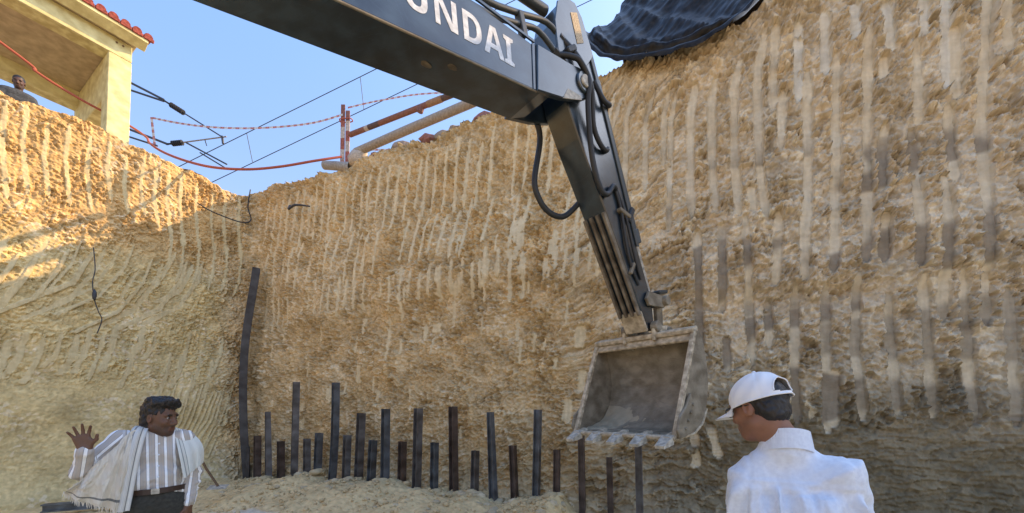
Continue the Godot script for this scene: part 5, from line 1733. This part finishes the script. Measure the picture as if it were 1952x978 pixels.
# ---------------------------------------------------------------- the man in the white cap
func build_capped_man():
	var o := thing("person", "person in a white cap and pale shirt seen from behind, looking down", "person", Vector3(1.07, 0.0, -1.5))
	o.rotation.y = deg_to_rad(157.0)
	# own axes: z the way he faces, x to his left
	var J := {"hip_l": Vector3(0.09, 0.93, 0), "knee_l": Vector3(0.10, 0.50, 0.02), "ankle_l": Vector3(0.11, 0.09, -0.02), "hip_r": Vector3(-0.09, 0.93, 0), "knee_r": Vector3(-0.10, 0.50, 0.02), "ankle_r": Vector3(-0.11, 0.09, -0.02),
		"shoulder_l": Vector3(0.150, 1.315, 0.05), "elbow_l": Vector3(0.195, 1.07, 0.08), "wrist_l": Vector3(0.17, 0.98, 0.26), "shoulder_r": Vector3(-0.140, 1.335, 0.02), "elbow_r": Vector3(-0.245, 1.06, 0.05), "wrist_r": Vector3(-0.16, 1.0, 0.24),
		"pelvis": Vector3(0, 0.98, 0), "neck": Vector3(0.04, 1.50, 0.065)}
	# the head turns left of the chest and looks down
	var inv := Basis(Vector3.UP, deg_to_rad(157.0)).inverse()
	var facing := inv * Vector3(-0.40, -0.22, -0.90).normalized()
	var hb := Basis.looking_at(-facing, Vector3.UP)
	var at := inv * (Vector3(0.990, 1.600, -1.60) - Vector3(1.07, 0, -1.5))
	var head := Transform3D(hb, at)
	var base := Color(0.25, 0.12, 0.075)
	var tint := skin_tint(base, head, 0.25)
	var hf := Field.new()
	head_field(hf, head)
	hf.capsule(head * Vector3(0, -0.06, -0.03), J.neck + Vector3(-0.01, -0.05, -0.02), 0.058, 0.066, 0.03)
	var bf := Field.new()
	body_field(bf, J, 0.76)
	var h1 := Field.new()
	hand_field(h1, J.wrist_l, Vector3(-0.5, -0.1, 0.9), Vector3(0, -1, 0), Vector3(-0.9, 0, -0.4), [0.5, 0.8, 0.9, 0.9, 0.9], 0.03)
	var h2 := Field.new()
	hand_field(h2, J.wrist_r, Vector3(0.5, -0.1, 0.9), Vector3(0, -1, 0), Vector3(0.9, 0, -0.4), [0.5, 0.8, 0.9, 0.9, 0.9], 0.03)
	put("body", joined([skinned(bf.build(0.018), tint), skinned(hf.build(0.0038), tint), skinned(h1.build(0.005), tint), skinned(h2.build(0.005), tint)]), M.skin, o)
	eyes(o, head)
	var hair := Field.new()
	hair.ball(head * Vector3(0, 0.035, -0.018), Vector3(0.083, 0.088, 0.097), head.basis, 0.02)
	hair.ball(head * Vector3(0, -0.02, -0.058), Vector3(0.070, 0.055, 0.050), head.basis, 0.02)
	hair.ball(head * Vector3(0, -0.055, 0.075), Vector3(0.11, 0.115, 0.083), head.basis, 0.012, -1.0)
	hair.ball(head * Vector3(0.085, -0.012, 0.0), Vector3(0.03, 0.042, 0.026), head.basis, 0.01, -1.0)
	hair.ball(head * Vector3(-0.085, -0.012, 0.0), Vector3(0.03, 0.042, 0.026), head.basis, 0.01, -1.0)
	var hn := noise(40.0, 2, 121)
	put("hair", skinned(hair.build(0.0045), white_tint, func(p: Vector3): return 0.004 * hn.get_noise_3dv(p)), M.hair, o)
	# glasses
	var gl := Shape.new()
	for s in [-1.0, 1.0]:
		gl.tube([head * Vector3(0.083 * s, 0.012, -0.02), head * Vector3(0.08 * s, 0.014, 0.03), head * Vector3(0.062 * s, 0.014, 0.098)], [0.0028], 6)
		var ring := []
		for k in 17:
			var a := TAU * k / 16
			ring.append(head * Vector3(0.033 * s + 0.024 * cos(a), 0.006 + 0.019 * sin(a), 0.104))
		gl.tube(ring, [0.002], 6, false)
	gl.tube([head * Vector3(-0.01, 0.01, 0.105), head * Vector3(0.01, 0.01, 0.105)], [0.002], 6)
	put("glasses", gl.mesh(), M.rubber, o)
	build_cap(o, head)
	# shirt
	var sf := Field.new()
	var JS := J.duplicate()
	JS.pelvis = Vector3(0, 0.93, 0)
	JS.neck = J.neck + Vector3(-0.02, -0.075, -0.02)
	trunk_field(sf, JS, 0.92, 0.06)
	for s in ["l", "r"]:
		sf.capsule(J.neck + Vector3(-0.01, -0.062, -0.02), (J["shoulder_" + s] as Vector3) + Vector3(0, 0.012, 0), 0.058, 0.052, 0.06)
	for s in ["l", "r"]:
		sf.chain([J["shoulder_" + s], J["elbow_" + s], (J["wrist_" + s] as Vector3).lerp(J["elbow_" + s], 0.05)], [0.060, 0.060, 0.046], 0.08)
	var fold := noise(3.6, 3, 122)
	var ridge := noise(3.2, 2, 124, FastNoiseLite.TYPE_SIMPLEX_SMOOTH, true)
	ridge.fractal_gain = 0.25
	var wr := func(p: Vector3) -> float:
		var w := 0.014 * fold.get_noise_3dv(Vector3(p.x * 1.8, p.y * 0.8, p.z * 1.2))
		# drapes hang from the yoke seam; pulls run in from the shoulders above it
		var yoke := 1.325 + 0.03 * p.x
		var below := smoothstep(yoke, yoke - 0.06, p.y)
		w += below * 0.042 * ridge.get_noise_2d(p.x * 3.0, p.y * 0.4)
		w += (1.0 - below) * 0.020 * ridge.get_noise_2d(p.x * 0.5 + p.y * 0.9, p.y * 1.2 - absf(p.x) * 0.7)
		w += 0.004 * smoothstep(0.010, 0.003, absf(p.y - yoke)) * smoothstep(0.2, 0.17, absf(p.x))
		# the sleeve seam
		var q := absf(p.x) - 0.165 - (p.y - 1.3) * -0.12
		w -= 0.004 * smoothstep(0.012, 0.003, absf(q)) * smoothstep(1.05, 1.2, p.y)
		return w
	var shirt := put("shirt", skinned(sf.build(0.0075), white_tint, wr), M.white_cloth, o)
	# collar stand and fold, a band round the neck
	var cg := func(u: float, v: float) -> Vector3:
		var a := TAU * (u * 0.86 + 0.07)
		var c: Vector3 = J.neck + Vector3(-0.012, -0.055, -0.02)
		var r := 0.073 + 0.013 * v + 0.003 * sin(a * 3.0)
		return c + Vector3(r * sin(a), 0.062 - 0.085 * v + 0.022 * cos(a) * -1.0 - 0.012 * v * cos(a), r * cos(a) * 0.98)
	put("collar", cloth_sheet(cg, 48, 8, 0.004, func(_u: float, _v: float): return Color.WHITE), M.white_cloth, shirt)
	var tf := Field.new()
	for s in ["l", "r"]:
		tf.chain([J["hip_" + s], J["knee_" + s], J["ankle_" + s]], [0.10, 0.08, 0.065], 0.05)
	tf.capsule(Vector3(0.072, 0.98, 0), Vector3(-0.072, 0.98, 0), 0.105, 0.105, 0.05)
	put("trousers", skinned(tf.build(0.018), white_tint), M.trousers, o)
	for s in ["l", "r"]:
		var sh := Field.new()
		sh.capsule(J["ankle_" + s] + Vector3(0, -0.035, -0.04), J["ankle_" + s] + Vector3(0, -0.05, 0.16), 0.05, 0.042, 0.02)
		put("shoe", skinned(sh.build(0.016), white_tint), M.leather, o)

func build_cap(o: Node3D, head: Transform3D):
	# crown of six panels with an arched opening and strap at the back, and a stiff brim
	var crown := func(th: float, ph: float, grow: float) -> Vector3:
		var r := Vector3(0.096, 0.112, 0.116) + Vector3.ONE * grow
		var seam := 0.0012 * (1.0 - smoothstep(0.0, 0.10, absf(fposmod(ph + PI / 6.0, PI / 3.0) - PI / 6.0)))
		var d := Vector3(sin(th) * sin(ph), cos(th), sin(th) * cos(ph))
		var pucker := 0.0022 * sin(ph * 9.0 + th * 7.0) * sin(th)
		return head * (Vector3(0, 0.034, -0.014) + d * (r + Vector3.ONE * (pucker - seam)))
	var s := Shape.new()
	var nt := 44
	var np := 132
	var low := func(ph: float) -> float: return 1.70 + 0.10 * cos(ph)      # the band sits a little lower at the front
	var holed := func(t: float, ph: float) -> bool:
		var b := absf(wrapf(ph - PI, -PI, PI))
		var e := Vector2(b / 0.60, (t - 1.44) / 0.52)
		return e.length() < 1.0 and t < 1.44 or (b < 0.60 and t >= 1.44 and t < 1.48)
	for i in nt:
		for j in np:
			var p0 := TAU * j / np
			var p1 := TAU * (j + 1) / np
			var t0 := float(i) / nt
			var t1 := float(i + 1) / nt
			var tm: float = (t0 + t1) * 0.5 * low.call((p0 + p1) * 0.5)
			if holed.call(tm, (p0 + p1) * 0.5):
				continue
			var q := [[t0 * low.call(p0), p0], [t0 * low.call(p1), p1], [t1 * low.call(p1), p1], [t1 * low.call(p0), p0]]
			var a: Vector3 = crown.call(q[0][0], q[0][1], 0.0)
			var b: Vector3 = crown.call(q[1][0], q[1][1], 0.0)
			var c: Vector3 = crown.call(q[2][0], q[2][1], 0.0)
			var d: Vector3 = crown.call(q[3][0], q[3][1], 0.0)
			s.quad(a, d, c, b, 1)
			s.quad(crown.call(q[0][0], q[0][1], -0.002), crown.call(q[1][0], q[1][1], -0.002), crown.call(q[2][0], q[2][1], -0.002), crown.call(q[3][0], q[3][1], -0.002), 2)
	var cap := put("cap", s.mesh(), M.cap_cloth, o)
	# piping round the opening
	var arch := []
	for k in 25:
		var a := PI * k / 24.0
		arch.append(crown.call(1.45 - 0.52 * sin(a), PI + 0.61 * cos(a), 0.001))
	part_tube("opening_edge", cap, M.cap_cloth, arch, 0.003, 6)
	var hem := []
	for k in 73:
		var a := TAU * k / 72.0
		hem.append(crown.call(low.call(a) - 0.02, a, 0.0012))
	part_tube("hem", cap, M.cap_cloth, hem, 0.0032, 6)
	var bt := Shape.new()
	bt.lump(crown.call(0.0, 0.0, 0.003), Vector3(0.009, 0.006, 0.009), 3)
	put("top_button", bt.mesh(), M.cap_cloth, cap)
	var brim := func(u: float, v: float) -> Vector3:
		var ph := lerpf(-0.95, 0.95, u)
		var e: Vector3 = head.affine_inverse() * (crown.call(low.call(ph) - 0.02, ph, 0.0) as Vector3)
		var reach := 0.098 * cos((u - 0.5) * PI * 0.93)
		e.z += v * reach
		e.y -= v * 0.020 + 0.020 * pow((u - 0.5) * 2.0, 2.0) * v * 0.6
		e.x *= 1.0 - 0.06 * v
		return head * e
	put("brim", cloth_sheet(brim, 28, 8, 0.004, func(_u: float, _v: float): return Color.WHITE), M.cap_cloth, cap)

# ---------------------------------------------------------------- the onlooker on the rim
func build_onlooker():
	var o := thing("person", "person in a dark grey shirt sitting on the sunlit left rim under the pavilion", "person", Vector3(-8.72, 6.62, -6.85))
	o.rotation.y = atan2(0.8, 0.6)
	o.scale = Vector3.ONE * 0.9
	# own axes: z towards the pit; sitting with knees drawn up
	var head := Transform3D(Basis(Vector3.UP, -0.2) * Basis(Vector3.RIGHT, 0.25), Vector3(0, 0.80, 0.05))
	var J := {"hip_l": Vector3(0.09, 0.12, 0), "knee_l": Vector3(0.18, 0.20, 0.42), "ankle_l": Vector3(0.10, 0.09, 0.66), "hip_r": Vector3(-0.09, 0.12, 0), "knee_r": Vector3(-0.18, 0.20, 0.42), "ankle_r": Vector3(-0.10, 0.09, 0.66),
		"shoulder_l": Vector3(0.18, 0.56, 0.03), "elbow_l": Vector3(0.24, 0.32, 0.10), "wrist_l": Vector3(0.14, 0.24, 0.32), "shoulder_r": Vector3(-0.18, 0.56, 0.03), "elbow_r": Vector3(-0.24, 0.32, 0.10), "wrist_r": Vector3(-0.14, 0.24, 0.32),
		"pelvis": Vector3(0, 0.13, -0.01), "neck": Vector3(0, 0.66, 0.03)}
	var tint := skin_tint(Color(0.10, 0.05, 0.032), head, 0.8)
	var hf := Field.new()
	head_field(hf, head)
	hf.capsule(head * Vector3(0, -0.07, -0.02), Vector3(0, 0.60, 0.02), 0.052, 0.06, 0.03)
	var bf := Field.new()
	body_field(bf, J, 0.74)
	for s in [[J.wrist_l, -1.0], [J.wrist_r, 1.0]]:
		hand_field(hf, s[0], Vector3(0.6 * s[1], -0.2, 0.6), Vector3(0, -0.6, -0.6), Vector3(0, 0.8, 0.1), [0.4, 0.7, 0.8, 0.8, 0.8], 0.04)
	put("body", joined([skinned(bf.build(0.02), tint), skinned(hf.build(0.0065), tint)]), M.skin, o)
	var hair := Field.new()
	hair.ball(head * Vector3(0, 0.05, -0.02), Vector3(0.083, 0.09, 0.098), head.basis, 0.02)
	hair.ball(head * Vector3(0, -0.05, 0.085), Vector3(0.085, 0.11, 0.075), head.basis, 0.015, -1.0)
	put("hair", skinned(hair.build(0.009), white_tint), M.hair, o)
	var sf := Field.new()
	trunk_field(sf, {"shoulder_l": J.shoulder_l, "shoulder_r": J.shoulder_r, "pelvis": J.pelvis, "neck": Vector3(0, 0.615, 0.02)}, 1.12)
	sf.capsule(Vector3(0.1, 0.555, 0.04), Vector3(-0.1, 0.555, 0.04), 0.088, 0.088, 0.05)
	for s in ["l", "r"]:
		sf.chain([J["shoulder_" + s], J["elbow_" + s], (J["wrist_" + s] as Vector3).lerp(J["elbow_" + s], 0.5)], [0.068, 0.058, 0.05], 0.03)
	put("shirt", skinned(sf.build(0.014), white_tint), M.grey_cloth, o)
	var tf := Field.new()
	for s in ["l", "r"]:
		tf.chain([J["hip_" + s], J["knee_" + s], J["ankle_" + s]], [0.095, 0.075, 0.06], 0.05)
		tf.capsule(J["ankle_" + s] + Vector3(0, -0.05, -0.03), J["ankle_" + s] + Vector3(0, -0.05, 0.12), 0.04, 0.035, 0.02)
	put("trousers", skinned(tf.build(0.02), white_tint), M.trousers, o)
	# a dark bundle lying by the far column
	var b := Shape.new(Color(0.05, 0.04, 0.035))
	b.lump(Vector3(0, 0.14, 0), Vector3(0.20, 0.2, 0.18), 131)
	b.lump(Vector3(-0.15, 0.02, 0.25), Vector3(0.4, 0.1, 0.22), 133)
	var bn := single("cloth_bundle", b.mesh(), M.tint, "dark bundle lying on the left rim in front of the far pavilion column", "bundle")
	bn.position = Vector3(-8.55, 6.78, -7.75)

func build_crumbs():
	# the loose crumbs that cover the heap: too many to count
	var sh := Shape.new(Color.WHITE)
	sh.lump(Vector3.ZERO, Vector3(1.2, 0.75, 1.0), 301)
	var mm := MultiMesh.new()
	mm.transform_format = MultiMesh.TRANSFORM_3D
	mm.use_colors = true
	mm.mesh = sh.mesh()
	mm.instance_count = 2600
	for k in 2600:
		var s := rng.randf_range(0.2, 8.1)
		var d := 0.15 + 2.2 * pow(rng.randf(), 1.3)
		var p := on_bank(s, 0.0, d)
		p.y = heap_height(s, d) + rng.randf_range(-0.01, 0.02)
		var r := rng.randf_range(0.006, 0.026) * (1.6 if rng.randf() < 0.1 else 1.0)
		mm.set_instance_transform(k, Transform3D(Basis.from_euler(Vector3(rng.randf() * TAU, rng.randf() * TAU, 0)).scaled(Vector3.ONE * r), p))
		mm.set_instance_color(k, Color(0.70, 0.54, 0.31) * rng.randf_range(0.75, 1.1))
	var o := MultiMeshInstance3D.new()
	o.name = "soil_crumbs"
	o.multimesh = mm
	o.material_override = M.soil
	o.set_meta("kind", "stuff")
	o.set_meta("label", "loose crumbs of tan soil strewn over the heap at the piles' feet")
	o.set_meta("category", "soil crumbs")
	add_child(o, true)
